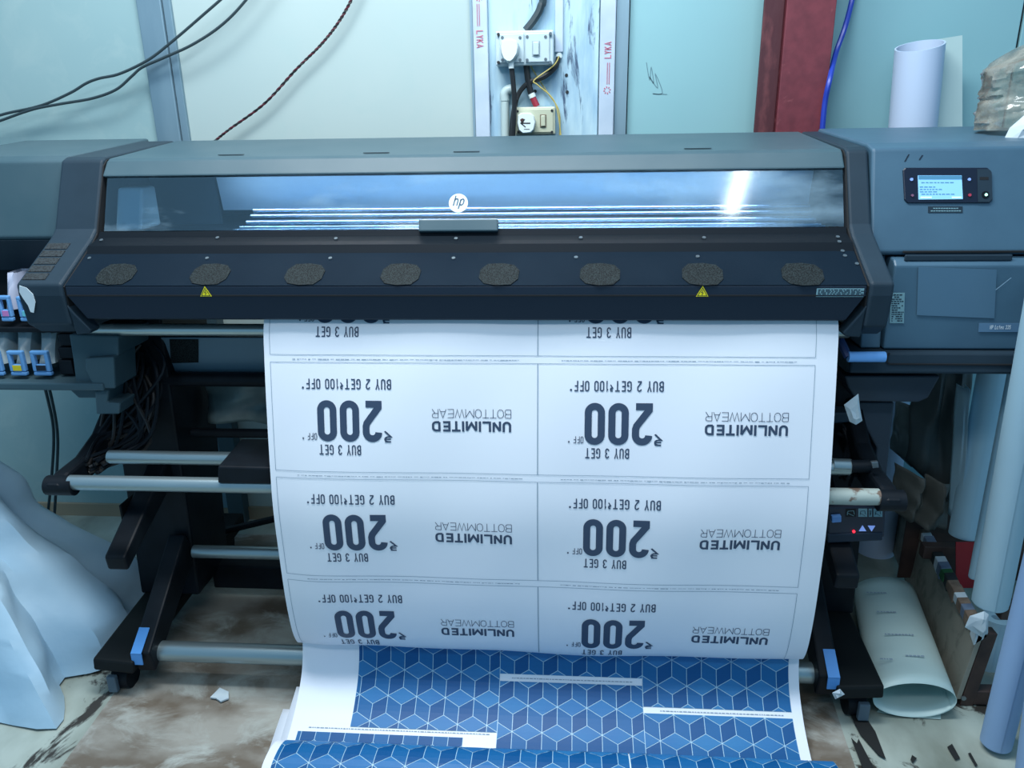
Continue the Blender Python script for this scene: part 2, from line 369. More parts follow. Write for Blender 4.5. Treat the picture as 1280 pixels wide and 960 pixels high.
def emit(mb, poly, M, step=None):
    """put a 2-D polygon on the surface M(u,v), cut in bands of v where the surface bends"""
    if step is None: mb.poly([M(*p) for p in poly]); return
    v0 = min(p[1] for p in poly); v1 = max(p[1] for p in poly); k = math.floor(v0/step)
    while k*step < v1:
        q = clip_half(clip_half(poly, 1, k*step, False), 1, (k+1)*step, True) if v1-v0 > 1e-6 else poly
        if len(q) >= 3: mb.poly([M(*p) for p in q])
        k += 1
def put_text(mb, txt, M, box, W=.5, t=.14, gap=.1, step=None, slant=0):
    """text in box (x0,x1,y0,y1); x0 is where the text starts, y0 its foot (either may be the larger)"""
    qs, tw = text_quads(txt, W, t, gap, slant); x0, x1, y0, y1 = box
    for q in qs: emit(mb, [(x0+(x1-x0)*p[0]/tw, y0+(y1-y0)*p[1]) for p in q], M, step)
def planar(o, ux, uy, off=0):
    o = Vector(o); ux = Vector(ux); uy = Vector(uy); n = ux.cross(uy).normalized()*off
    return lambda a, b: o+ux*a+uy*b+n
# ================================================================== SETTING
WY = 2.55
mbf = MB(); mbf.poly([(-3.2, -.6, 0), (2.6, -.6, 0), (2.6, WY+.03, 0), (-3.2, WY+.03, 0)])
floor = mbf.build('floor', m_floor); struct(floor)
# back wall: dark backing with panels on it, open joints between them
wall = MB().box(-3.2, 2.6, WY+.012, WY+.08, 0, 3.1).build('wall_back', m_back); struct(wall)
def wx(px, py=80): return P(px, py, Y=WY).x
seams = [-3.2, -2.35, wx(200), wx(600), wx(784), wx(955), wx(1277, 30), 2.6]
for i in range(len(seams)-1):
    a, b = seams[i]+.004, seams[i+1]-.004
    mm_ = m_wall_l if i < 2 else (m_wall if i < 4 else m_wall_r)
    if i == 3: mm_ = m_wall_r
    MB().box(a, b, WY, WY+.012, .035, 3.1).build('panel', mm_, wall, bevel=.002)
MB().box(-3.2, 2.6, WY-.012, WY, 0, .05).build('skirting', m_edge, wall)
# galvanised channel left
def vstrip(name, xa, xb, y0, y1, z0, z1, material, parent=None, bevel=0):
    return MB().box(xa, xb, y0, y1, z0, z1).build(name, material, parent, bevel=bevel)
t = thing('trim_1', 'galvanised metal channel covering the panel joint left of the socket boxes', 'trim', (wx(207), WY, 0)); t['kind'] = 'structure'; del t['category']
vstrip('channel_web', wx(186), wx(216), WY-.022, WY, .05, 3.1, m_alu, t, .003)
vstrip('channel_flange', wx(216)+.002, wx(226), WY-.014, WY, .05, 3.1, m_alu, t, .002)
# peeling board between trunkings
bd = vstrip('painted_board', wx(612), wx(748), WY-.018, WY, .0, 3.1, m_wood, wall, .002)
bb = vstrip('painted_batten', wx(694, 60), wx(704, 60), WY-.028, WY-.018, P(700, 66, Y=WY).z, 3.1, m_trunk, wall, .002)
# trunking with lettering
def trunking(name, xa, xb, lx, up_dir):
    tr = vstrip(name, xa, xb, WY-.035, WY, .0, 3.1, m_trunk, None, .003); struct(tr)
    mb = MB(); yy = WY-.0358
    return tr
tr1 = trunking('trim_2', wx(594), wx(612), 0, 1)
tr2 = trunking('trim_3', wx(749), wx(768), 0, 1)
tr3 = vstrip('trim_4', wx(768)+.002, wx(784), WY-.02, WY, 0, 3.1, m_alu); struct(tr3)
tr0 = vstrip('trim_5', wx(590), wx(594)-.002, WY-.02, WY, 0, 3.1, m_alu); struct(tr0)
m_lyka = mat('trunking_print_red', (190, 110, 130), .5)
mb = MB()
a = P(604, 84, Y=WY-.036); b = P(595, 37, Y=WY-.036)      # reads downwards, letters' feet to the left
fx0, fx1 = P(592.5, 60, Y=WY-.036).x, P(601, 60, Y=WY-.036).x
zt, zb = P(598, 38, Y=WY-.0362).z, P(598, 60, Y=WY-.0362).z
fx0 = (wx(594)+wx(612))/2-.012; fx1 = fx0+.02
put_text(mb, 'LYKA', lambda p, q: Vector((q, WY-.0362, p)), (zt, zb, fx0, fx1), .6, .15, .12)
for k in range(26):
    z = zt+.012+k*.0023
    for xo in (0.003, .009):
        mb.poly([(fx0+xo, WY-.0362, z), (fx0+xo+.003, WY-.0362, z), (fx0+xo+.003, WY-.0362, z+.0014), (fx0+xo, WY-.0362, z+.0014)])
cz = zt+.088
for k in range(8):
    a_ = k*math.pi/4
    mb.poly([(fx0+.01+.011*math.cos(a_+s), WY-.0362, cz+.011*math.sin(a_+s)) for s in (0, .35)]+[(fx0+.01+.006*math.cos(a_+s), WY-.0362, cz+.006*math.sin(a_+s)) for s in (.35, 0)])
mb.build('printed_mark', m_lyka, tr1)
mb = MB()
fx0 = (wx(749)+wx(768))/2+.011; fx1 = fx0-.02
zt, zb = P(758, 52, Y=WY-.0362).z, P(758, 73, Y=WY-.0362).z
put_text(mb, 'LYKA', lambda p, q: Vector((q, WY-.0362, p)), (zb, zt, fx0, fx1), .6, .15, .12)
for k in range(26):
    z = zb-.012-k*.0023
    for xo in (0.003, .009):
        mb.poly([(fx0-xo, WY-.0362, z), (fx0-xo-.003, WY-.0362, z), (fx0-xo-.003, WY-.0362, z-.0014), (fx0-xo, WY-.0362, z-.0014)])
cz = zb-.088
for k in range(8):
    a_ = k*math.pi/4
    mb.poly([(fx0-.01+.011*math.cos(a_+s), WY-.0362, cz+.011*math.sin(a_+s)) for s in (0, .35)]+[(fx0-.01+.006*math.cos(a_+s), WY-.0362, cz+.006*math.sin(a_+s)) for s in (.35, 0)])
mb.build('printed_mark', m_lyka, tr2)
# lower dark upright behind the printer legs
st = vstrip('trim_6', P(284, 600, Y=WY-.02).x, P(304, 600, Y=WY-.02).x, WY-.05, WY, 0, 1.0, mat('dull_steel_upright', (62, 84, 92), .5), None, .002); struct(st)
# scribble on the right wall panel
mb = MB(); pts = []
for (x, y) in [(808, 78), (812, 100), (814, 84), (817, 104), (812, 96), (822, 110), (819, 92), (828, 116), (816, 117), (834, 118)]:
    p = P(x, y, Y=WY-.0006); pts.append((p.x, p.z))
for q in ribbons([tuple(p)[:2] for p in [(v.x, v.y) for v in catmull([(a, b, 0) for a, b in pts], 5)]], False, .0022): mb.poly([(p.x, WY-.0006, p.y) for p in q])
mb.build('pen_scribble', mat('pen_grey', (92, 128, 140), .6), wall)
# red column : I-section, web side seen on the left
CY = 2.40
xl, xf, xe = P(952, 60, Y=CY).x, P(979, 60, Y=CY).x, P(1040, 60, Y=CY).x
col = thing('trim_7', 'dark red steel column standing against the wall behind the printer', 'column', ((xl+xe)/2, CY+.06, 0)); col['kind'] = 'structure'; del col['category']
MB().box(xf, xe, CY, CY+.012, 0, 3.1).build('front_flange', m_red, col, bevel=.002)
MB().box(xf+.05, xf+.062, CY+.012, CY+.14, 0, 3.1).build('web', m_redd, col)
MB().box(xl+.002, xf-.001, CY+.02, CY+.03, 0, 3.1).build('side_plate', m_redd, col, bevel=.002)
MB().box(xf+.0, xe, CY+.138, CY+.148, 0, 3.1).build('rear_flange', m_red, col)
# ---------------- floor sheet (brown plastic)
mb = MB()
bl = [P(30, 1010, Z=.002), P(145, 862, Z=.002), P(205, 770, Z=.002)]
zf = .002
outline = [P(40, 1010, Z=zf), P(148, 860, Z=zf), (-1.22, 1.95, zf), (-1.25, 2.42, zf), (.6, 2.45, zf), (.68, 1.9, zf), P(1042, 880, Z=zf), P(1055, 920, Z=zf), P(1068, 957, Z=zf), P(1085, 1010, Z=zf)]
mb.slab(outline, (0, 0, .0015))
o = mb.build('floor_sheet', m_sheet); tag(o, 'stained brown plastic sheet spread on the floor under the printer', 'floor sheet')
# ================================================================== WALL ELECTRICS
def sockbox(name, x0, y0, x1, y1, depth, material, label, group=None):
    yb = WY-.018; a = P(x0, y0, Y=yb-depth); b = P(x1, y1, Y=yb-depth)
    t = thing(name, label, 'socket box', ((a.x+b.x)/2, yb, b.z))
    MB().box(a.x, b.x, yb-depth, yb, b.z, a.z).build('back_box', material, t, bevel=.004)
    return t, a, b, yb-depth
t1, a, b, yf = sockbox('socket_box', 619, 39, 692, 81, .05, m_box, 'white double socket and switch box, upper of the two on the peeling board')
midx = P(656, 60, Y=yf).x
MB().box(a.x+.012, midx-.002, yf-.006, yf, b.z+.008, a.z-.008).build('socket_plate', m_box, t1, bevel=.002)
MB().box(midx+.002, b.x-.012, yf-.006, yf, b.z+.008, a.z-.008).build('switch_plate', m_box, t1, bevel=.002)
sa, sb = P(665, 51, Y=yf-.008), P(675, 70, Y=yf-.008)
MB().box(sa.x, sb.x, yf-.0075, yf-.006, sb.z, sa.z).build('switch_rim', mat('rim_grey', (150, 170, 178), .5), t1, bevel=.001)
MB().box(sa.x+.003, sb.x-.003, yf-.013, yf-.0075, sb.z+.003, sa.z-.003).build('rocker', m_box, t1, bevel=.002)
for x, y in ((623, 43), (688, 42), (623, 78), (688, 78), (628, 47), (650, 47), (628, 75), (650, 75), (659, 46), (682, 46), (659, 75), (682, 74)):
    p = P(x, y, Y=yf-.006); MB().tube([(p.x, yf-.0075, p.z), (p.x, yf-.001, p.z)], .0045, 8).build('screw', m_screw if x > 627 else m_hole, t1)
t2, a, b, yf2 = sockbox('socket_box', 643, 134, 694, 168, .045, m_box2, 'yellowed ivory socket box with burnt plug, lower of the two')
MB().box(a.x+.006, b.x-.006, yf2-.004, yf2, b.z+.006, a.z-.006).build('face_plate', m_box2, t2, bevel=.002)
sa, sb = P(675, 143, Y=yf2), P(683, 159, Y=yf2)
MB().box(sa.x, sb.x, yf2-.006, yf2-.004, sb.z, sa.z).build('switch_rim', mat('brown_line', (110, 100, 84), .5), t2, bevel=.002)
MB().box(sa.x+.003, sb.x-.003, yf2-.011, yf2-.006, sb.z+.003, sa.z-.003).build('rocker', m_box2, t2, bevel=.002)
for x, y in ((647, 139), (690, 138), (690, 165), (648, 165)):
    p = P(x, y, Y=yf2-.004); MB().tube([(p.x, yf2-.006, p.z), (p.x, yf2-.001, p.z)], .004, 8).build('screw', m_hole, t2)
# plugs
def lathe_y(pts2, y0, y1, inset=.85):
    return pts2
yp = yf-.006
t = thing('plug', 'white rounded plug pushed into the upper socket box', 'plug', (P(637, 62, Y=yp).x, yp, P(637, 79, Y=yp).z))
o2 = [(626, 58), (628, 52), (633, 49.5), (641, 49.5), (647, 52), (649.5, 58), (648, 68), (643, 76), (639, 79), (635, 79), (630, 75), (627, 67)]
ring = [P(x, y, Y=yp) for x, y in o2]; c = sum(ring, Vector())/len(ring)
fr = [c+(p-c)*.86 for p in ring]
mb = MB(); mb.grid([[Vector((p.x, yp, p.z)) for p in ring], [Vector((p.x, yp-.025, p.z)) for p in ring], [Vector((p.x, yp-.034, p.z)) for p in fr]], closed=True); mb.poly([Vector((p.x, yp-.034, p.z)) for p in fr])
mb.build('plug_body', m_plug, t, smooth=True)
p = P(639, 80, Y=yp-.014); MB().tube([(p.x, yp-.014, p.z+.01), (p.x, yp-.014, p.z-.012)], .008, 10).build('cable_grip', m_plug, t)
yp = yf2-.004
t = thing('plug', 'white plug with orange burn mark and black arrow in the lower socket box', 'plug', (P(657, 152, Y=yp).x, yp, P(657, 166, Y=yp).z))
o2 = [(648, 144), (652, 141), (663, 141), (667, 144), (670, 152), (668, 162), (664, 166), (654, 167), (649, 163), (647, 153)]
ring = [P(x, y, Y=yp) for x, y in o2]; c = sum(ring, Vector())/len(ring); fr = [c+(p-c)*.9 for p in ring]
mb = MB(); mb.grid([[Vector((p.x, yp, p.z)) for p in ring], [Vector((p.x, yp-.02, p.z)) for p in ring], [Vector((p.x, yp-.026, p.z)) for p in fr]], closed=True); mb.poly([Vector((p.x, yp-.026, p.z)) for p in fr])
mb.build('plug_body', m_plug, t, smooth=True)
mb = MB()
def rib(mb, px, tt, Y):
    pts = [P(x, y, Y=Y) for x, y in px]
    for q in ribbons([(p.x, p.z) for p in pts], False, tt): mb.poly([(v.x, Y, v.y) for v in q])
rib(mb, [(663, 154), (651, 154)], .0035, yp-.0266); rib(mb, [(656, 149), (651, 154), (657, 159)], .003, yp-.0266); rib(mb, [(655, 161.5), (662, 161.5)], .0015, yp-.0266)
mb.build('arrow_mark', m_hole, t)
mb = MB(); p = P(653, 151, Y=yp-.0264)
mb.poly([(p.x+.006*math.cos(k)*(1+.3*math.sin(3*k)), yp-.0263, p.z+.007*math.sin(k)) for k in [i*.5236 for i in range(12)]]); mb.build('burn_mark', m_burn, t)
# cables
wy = WY-.018
def wpts(px, Y): return [P(a, b, Y=(Y if not isinstance(Y, (list, tuple)) else Y[i])) for i, (a, b) in enumerate(px)]
def cable(name, px, Y, r, material, label, cat='cable', n=8):
    return tag(wire(name, wpts(px, Y), r, material, None, n), label, cat)
cable('power_cable', [(690, -230), (680, -20), (676, 8), (668, 24), (657, 38)], wy-.02, .011, m_cableg, 'thick grey cable entering the top of the upper white socket box')
cable('power_cable', [(639, 81), (642, 110), (643, 135), (641, 172), (641, 200)], wy-.065, .0075, m_cable, 'black cable hanging straight down from the upper plug')
cable('power_cable', [(698, 72), (694, 84), (680, 96), (660, 104), (648, 118), (642, 140), (639, 172), (639, 200)], [wy-.01, wy-.02, wy-.03, wy-.03, wy-.03, wy-.04, wy-.04, wy-.04], .0075, m_cable, 'black cable curving from the wall hole down behind the lower socket box')
t = thing('power_cable', 'short black cable with red end joining the upper and lower socket boxes', 'cable', P(664, 130, Y=wy))
MB().tube(catmull(wpts([(658, 82), (660, 100), (664, 118)], wy-.03), 6), .009, 8).build('sheath', m_cable, t, smooth=True)
MB().tube(wpts([(664, 117), (666, 122)], wy-.03), .0105, 10).build('tape_wrap', m_plug, t)
MB().tube(wpts([(665.5, 121), (671, 133)], wy-.03), .0095, 8).build('red_sleeve', m_rcable, t)
cable('yellow_wire', [(663, 82), (674, 100), (686, 118), (697, 134), (700, 150), (699, 176)], wy-.012, .0018, m_ycable, 'thin yellow wire running down from the upper box beside the lower box', 'wire')
cable('yellow_wire', [(699, 70), (692, 82), (668, 100), (672, 106), (690, 122), (697, 140), (702, 176)], wy-.045, .0018, m_ycable, 'thin yellow wire looping from the wall hole over the black cable', 'wire')
t = thing('conduit', 'white plastic conduit pipe with elbow left of the socket boxes', 'conduit', P(631, 175, Y=wy))
MB().tube(catmull(wpts([(644, 112), (636, 112), (631, 117), (631, 126)], wy-.02), 8), .014, 14).build('elbow', m_pvc, t, smooth=True)
MB().tube(wpts([(631, 124), (631.5, 200)], wy-.02), .0125, 14).build('pipe', m_pvc, t, smooth=True)
for x, y in ((708, 94), (709, 115), (669, 114)):
    p = P(x, y, Y=wy); MB().tube([(p.x, wy-.002, p.z), (p.x, wy+.001, p.z)], .005, 8).build('nail_head', m_hole, wall)
p = P(699, 70, Y=wy); MB().tube([(p.x, wy-.012, p.z), (p.x, wy, p.z)], .009, 10).build('cable_gland', m_plug, wall)
# long loose cables on the left
cable('loose_cable', [(-40, 160), (0, 144), (40, 135), (62, 128), (90, 115), (108, 104), (124, 98), (150, 92), (185, 75), (215, 52), (250, 22), (290, -14), (330, -60), (390, -140), (430, -230)], WY-.05, .0042, m_cableg, 'upper of two thin dark cables sagging across the wall at top left')
cable('loose_cable', [(-40, 165), (0, 151), (40, 137), (75, 130), (115, 123), (145, 112), (165, 95), (178, 84), (205, 72), (240, 56), (275, 33), (305, 3), (345, -50), (400, -130), (440, -230)], WY-.058, .0042, m_cableg, 'lower of two thin dark cables sagging across the wall at top left')
# twisted pair
base = catmull(wpts([(262, 182), (285, 163), (330, 130), (370, 87), (402, 55), (425, 25), (445, -12), (470, -70), (490, -150), (495, -240)], WY-.03), 26)
t = thing('twisted_wire', 'twisted red and black wire rising across the pale wall', 'wire', base[0])
for k, mm_ in ((0, m_cable), (math.pi, mat('dark_red_wire', (84, 26, 42), .5))):
    pts = [p+Vector((math.cos(i*.9+k)*.0028, math.sin(i*.9+k)*.0028, 0)) for i, p in enumerate(base)]
    MB().tube(pts, .0028, 6).build('strand', mm_, t, smooth=True)
cable('blue_cable', [(1090, -230), (1072, -40), (1065, 0), (1056, 35), (1045, 66), (1037, 100), (1031, 130), (1027, 175), (1024, 220)], [WY-.03, WY-.03, WY-.04, WY-.08, WY-.10, CY-.02, CY-.02, CY-.02, CY-.02], .0075, m_bcable, 'blue cable hanging down the edge of the red column')
for i, px in enumerate(([(44, 440), (60, 500), (67, 540), (65, 590), (60, 640)], [(50, 440), (66, 505), (72, 545), (71, 590), (68, 645)])):
    cable('hanging_cable', px, [1.97, 2.1, 2.15, 2.15, 2.15], .0045, m_cableg, ['left', 'right'][i]+' one of two grey cables hanging below the ink tray')
# ================================================================== PRINTER
XL, XR = -1.085, .595          # centre section
OL, OR = -1.19, .645           # outer faces of the bezels
XC = -.228                     # mirror plane of the stand
PR = thing('large_format_printer', 'wide dark grey printer on a black wheeled stand, with clear window and ink tray', 'printer', (XC, 1.95, 0))
TOPB = (2.19, 1.366); TOPF = (1.835, 1.336); FB = (1.805, 1.299)
MB().prism_x([(2.19, 1.366), (1.845, 1.337), (1.832, 1.331), (1.803, 1.299), (1.822, 1.292), (1.86, 1.318), (2.19, 1.34)], XL+.002, XR-.002).build('top_lid', m_body, PR, bevel=.004)
for px in (288, 470, 583, 872):
    p = P(px, 191, Y=1.87); MB().box(p.x-.03, p.x+.03, 1.868, 1.878, 1.3405, 1.3415).build('lid_recess', m_bodyd, PR)
MB().box(XL, XR, 2.17, 2.19, .96, 1.338).build('rear_panel', m_bodyd, PR)
MB().prism_x([(1.752, 1.164), (2.17, 1.164), (2.17, 1.08), (1.752, 1.08)], XL+.004, XR-.004).build('inner_floor', m_blk, PR)
# inside: plate, rails, lamp
MB().prism_x([(1.985, 1.20), (1.955, 1.338), (1.965, 1.338), (1.995, 1.20)], XL+.20, XR-.02).build('carriage_beam', m_inner, PR)
MB().prism_x([(1.985, 1.165), (1.975, 1.335), (1.985, 1.335), (1.995, 1.165)], XL+.02, XL+.19).build('beam_end', m_bodyd, PR)
for (y, z, r) in ((1.935, 1.203, .007), (1.915, 1.192, .006), (1.885, 1.178, .009), (1.84, 1.172, .007)):
    MB().tube([(XL+.30, y, z), (XR-.03, y, z)], r, 12).build('guide_rail', m_inrail, PR, smooth=True)
MB().box(XL+.30, XR-.03, 1.80, 1.812, 1.166, 1.176).build('inner_lip', m_inrail, PR, bevel=.001)
MB().box(XL+.3, XR-.1, 1.868, 1.884, 1.303, 1.309).build('inner_lamp', m_lbar, PR)
il = area('inner_lamp_light', ((XL+XR)/2+.05, 1.875, 1.300), ((XL+XR)/2+.05, 1.93, 1.19), 1.3, .02, 2.8, (.78, .9, 1.0))
MB().prism_x([(1.80, 1.175), (1.90, 1.175), (1.90, 1.27), (1.84, 1.27)], XL+.012, XL+.075).build('service_block', mat('service_block_pale', (150, 185, 200), .5), PR, bevel=.006)
# window
WT, WB = Vector((0, 1.806, 1.295)), Vector((0, 1.755, 1.180))
wn = Vector((0, -(WT.z-WB.z), (WT.y-WB.y))).normalized()
wuy = (WT-WB).normalized(); wh = (WT-WB).length
win = MB().hexa([(XL+.012, WB.y, WB.z), (XR-.006, WB.y, WB.z), (XR-.006, WT.y, WT.z), (XL+.012, WT.y, WT.z)],
    [(XL+.012, WB.y+.003, WB.z), (XR-.006, WB.y+.003, WB.z), (XR-.006, WT.y+.003, WT.z), (XL+.012, WT.y+.003, WT.z)]).build('window_pane', m_pane, PR)
def wpt(px, py, off=.001):
    return Ppl(px, py, WB, wn)+wn*off
mb = MB()
c = wpt(573, 254, .0012); rr = .0215
mb.poly([c+Vector((math.cos(k*math.pi/18)*rr, 0, 0))+wuy*math.sin(k*math.pi/18)*rr for k in range(36)])
lg = mb.build('round_logo', m_hpwhite, win)
mb = MB()
M_ = lambda a, b: c+wn*.0008+Vector((a, 0, 0))+wuy*b
for ch, x0 in (('h', -.0128), ('p', .0006)):
    for pts, cl in glyph(ch, .48, .13):
        for q in ribbons(pts, cl, .13): mb.poly([M_(x0+(v[0]+.27*v[1])*.0222, -.0062+v[1]*.0222*(1.0 if ch == 'p' else 1.05)) for v in q])
mb.build('logo_letters', m_hpgrey, win)
# handle on window
ha, hb = wpt(525, 275, 0), wpt(623, 291, 0)
MB().hexa([ha, Vector((hb.x, ha.y, ha.z)), hb+Vector((0, 0, -.001)), Vector((ha.x, hb.y, hb.z-.001))][::-1], [p+wn*.016 for p in [ha+wuy*-.003, Vector((hb.x, ha.y, ha.z))+wuy*-.003, hb, Vector((ha.x, hb.y, hb.z))][::-1]]).build('window_handle', m_body, PR, bevel=.003)
# cover
MB().prism_x([(1.752, 1.179), (1.742, 1.167), (1.720, 1.160), (1.70, 1.155), (1.68, 1.13), (1.75, 1.08), (1.79, 1.08), (1.79, 1.165)], XL+.002, XR-.002).build('cover_hinge_strip', mat('hinge_black', (16, 24, 31), .6, spec=.06), PR, bevel=.001)
S0, S1 = Vector((0, 1.738, 1.1645)), Vector((0, 1.590, 1.087))
MB().prism_x([(1.728, 1.1605), (1.590, 1.087), (1.590, 1.086), (1.72, 1.08), (1.76, 1.12)], XL+.002, XR-.002).build('sloped_cover', m_cover, PR, bevel=.002)
bx = .03
mb = MB(); pf = [(1.590, 1.0855, 0), (1.590, 1.066, 0), (1.600, 1.012, .03), (1.625, 1.004, .04), (1.72, 1.02, .04), (1.72, 1.08, 0)]
mb.hexa([(XL+.002+d, y, z) for y, z, d in pf], [(XR-.002-d, y, z) for y, z, d in pf]); mb.build('front_lip', m_coverf, PR, bevel=.002)
MB().box(XL+.005, XR-.005, 1.5885, 1.5905, 1.064, 1.067).build('lip_groove', m_seam, PR)
sn = Vector((0, -(1.1605-1.087), (1.728-1.590))).normalized(); sn = Vector((0, -.4700, .8827)) if sn.z < 0 else sn
su = Vector((0, sn.z, -sn.y)).normalized()      # up the slope
S1v = Vector((0, 1.590, 1.087))
for i, px in enumerate((146, 263, 381, 501, 624, 750, 878, 1003)):
    c = Ppl(px, 343.3, S1v, sn)+sn*.0007
    sk = (.10, .08, .06, .03, 0, -.03, -.05, -.07)[i]
    prof = [(-.042, -.012), (-.030, -.030), (-.005, -.036), (.026, -.034), (.040, -.016), (.042, .012), (.030, .030), (.005, .036), (-.026, .034), (-.040, .016)]
    ring = [c+Vector((a, 0, 0))+su*b for a, b in prof]
    mb = MB(); mb.slab(ring, sn*.0012); g = mb.build('fan_grille', m_mesh, PR)
for px, py in ((259, 323), (413, 323), (567, 323), (720, 322), (872, 321), (127, 301), (125, 306), (112, 323), (272, 298), (420, 299), (570, 299), (726, 298), (880, 298), (1047, 297), (1049, 303), (1053, 314), (1056, 320), (1071, 330)):
    if py < 305: c = Ppl(px, py, Vector((0, 1.735, 1.165)), Vector((0, -.3, .95)).normalized())+Vector((0, 0, .001))
    else: c = Ppl(px, py, S1v, sn)
    MB().tube([c-sn*.001, c+sn*.0018], .0042, 8).build('screw', m_screw, PR)
# warning triangles (on edge of slope / front lip)
def fr_pt(px, py, off=.001): p = P(px, py, Y=1.590-off); return p
for px in (257, 878):
    py = 365.5; c = fr_pt(px, py, .0012)
    g = MB(); g.slab([c+Vector((-.0125, 0, -.0085)), c+Vector((.0125, 0, -.0085)), c+Vector((0, 0, .0135))], (0, -.0006, 0)); g = g.build('warning_label', m_yel, PR)
    mb = MB(); Y_ = c.y-.0009
    for q in ribbons([(c.x-.0095, c.z-.0068), (c.x+.0095, c.z-.0068), (c.x, c.z+.0095)], True, .0013): mb.poly([(v.x, Y_, v.y) for v in q])
    for q in ribbons([(c.x+.001, c.z+.005), (c.x-.002, c.z), (c.x+.0015, c.z-.0005), (c.x-.001, c.z-.0055)], False, .0013): mb.poly([(v.x, Y_, v.y) for v in q])
    mb.build('warning_symbol', m_hole, g)
a, b = fr_pt(1021, 360.5, .001), fr_pt(1079, 371, .001)
lb = MB().box(a.x, b.x, a.y-.0004, a.y, b.z, a.z).build('information_label', m_label, PR)
mb = MB()
for r_ in range(5):
    z = a.z-.002-r_*(a.z-b.z-.004)/4.6
    x = a.x+.003
    while x < b.x-.006:
        wd = random.uniform(.003, .012); mb.poly([(x, a.y-.0007, z), (x+wd, a.y-.0007, z), (x+wd, a.y-.0007, z-.0018), (x, a.y-.0007, z-.0018)]); x += wd+.002
mb.build('label_print', m_coverf, lb)
# bezels
def bezel(x0, x1, mir):
    prof = [(2.19, 1.366), (1.845, 1.341), (1.826, 1.334), (1.752, 1.186), (1.728, 1.168), (1.586, 1.091), (1.585, 1.066), (1.594, 1.0), (1.63, .975), (1.80, .97), (2.19, .97)]
    inner = [(2.19, 1.366), (1.845, 1.341), (1.826, 1.334), (1.752, 1.186), (1.728, 1.168), (1.586, 1.091), (1.585, 1.066), (1.594, 1.0), (1.63, .975), (1.80, .97), (2.19, .97)]
    b = MB().prism_x(prof, x0, x1).build('side_bezel', m_bodyd, PR, bevel=.006, seg=3)
    # lower wedge reaching inwards under the cover
    s_ = 1 if not mir else -1; xi = x1 if not mir else x0
    mb = MB(); a_ = [(xi, 1.592, 1.055), (xi+.075*s_, 1.604, .985), (xi+.07*s_, 1.65, .975), (xi, 1.65, .975)]
    mb.hexa([(xi, 1.590, 1.045), (xi+.014*s_, 1.594, 1.02), (xi+.036*s_, 1.602, .984), (xi+.03*s_, 1.606, .976), (xi, 1.604, .974)], [(xi, 1.64, 1.045), (xi+.014*s_, 1.64, 1.02), (xi+.036*s_, 1.64, .984), (xi+.03*s_, 1.64, .976), (xi, 1.64, .974)])
    mb.build('bezel_foot', m_bodyd, b, bevel=.003)
    return b
bl_ = bezel(OL, XL-.003, False); br_ = bezel(XR+.003, OR, True)
for s_ in (XL-.0015, XR+.0015):
    MB().prism_x([(2.18, 1.360), (1.84, 1.334), (1.822, 1.322), (1.748, 1.176), (1.724, 1.158), (1.592, 1.084), (1.60, 1.0), (1.8, 1.0), (2.18, 1.0)], s_-.0016, s_+.0016).build('seam', m_seam, PR)
# vents on left bezel slope
for k in range(5):
    f0 = .12+k*.165
    yb, zb_ = 1.728+(1.586-1.728)*f0, 1.168+(1.091-1.168)*f0
    n_ = Vector((0, -.4766, .8791))
    u_ = Vector((0, -.879, -.4766))
    base = Vector((0, yb, zb_))+n_*.0007
    x0 = OL+.008; x1 = OL+.06
    MB().slab([Vector((x0, 0, 0))+base, Vector((x1, 0, 0))+base, Vector((x1, 0, 0))+base+u_*.021, Vector((x0, 0, 0))+base+u_*.021], n_*.0008).build('vent_strip', m_vent, bl_)
# white torn tape at bezel corner
pts = [P(x, y, Y=1.583) for x, y in ((24, 357), (33, 360), (41, 368), (44, 378), (42, 391), (38, 390), (35, 382), (28, 372), (24, 365))]
tag(MB().slab(pts, (0, .0015, 0)).build('tape_scrap', m_crump), 'torn white tape stuck to the left corner of the printer cover', 'tape')
# ---- left housing + ink bay
zL = P(30, 300, Y=1.80).z; zL2 = P(30, 338, Y=1.84).z
MB().prism_x([(2.25, 1.372), (1.87, 1.344), (1.845, 1.332), (1.80, zL+.006), (1.81, zL-.004), (1.86, zL2), (2.25, zL2)], -1.56, OL-.003).build('left_housing', m_body, PR, bevel=.006, seg=3)
MB().prism_x([(1.800, zL-.001), (1.852, zL2-.001), (1.86, zL2-.001), (1.81, zL-.001)], -1.555, OL-.004).build('housing_underside', m_bodyd, PR)
trz = P(20, 472, Y=1.74).z
MB().box(-1.56, OL+.03, 1.92, 2.2, trz-.01, zL2+.002).build('ink_bay_back', m_seam, PR)
sz = P(20, 407, Y=1.76).z
MB().box(-1.56, OL+.02, 1.74, 1.93, sz-.012, sz).build('ink_shelf', m_blk, PR, bevel=.002)
MB().prism_x([(1.70, trz), (1.70, trz-.018), (1.74, trz-.03), (2.15, trz-.03), (2.15, trz)], -1.56, P(128, 478, Y=1.70).x).build('ink_tray', m_body, PR, bevel=.004)
a = P(70, 420, Y=1.76); b = P(90, 470, Y=1.76)
for k, (y0, y1) in enumerate(((418, 434), (435, 450), (451, 470))):
    p0, p1 = P(70, y0, Y=1.74), P(91, y1, Y=1.74)
    MB().box(p0.x, p1.x, 1.745, 1.80, p1.z+.0015, p0.z).build('bay_side_step', m_blk, PR, bevel=.003)
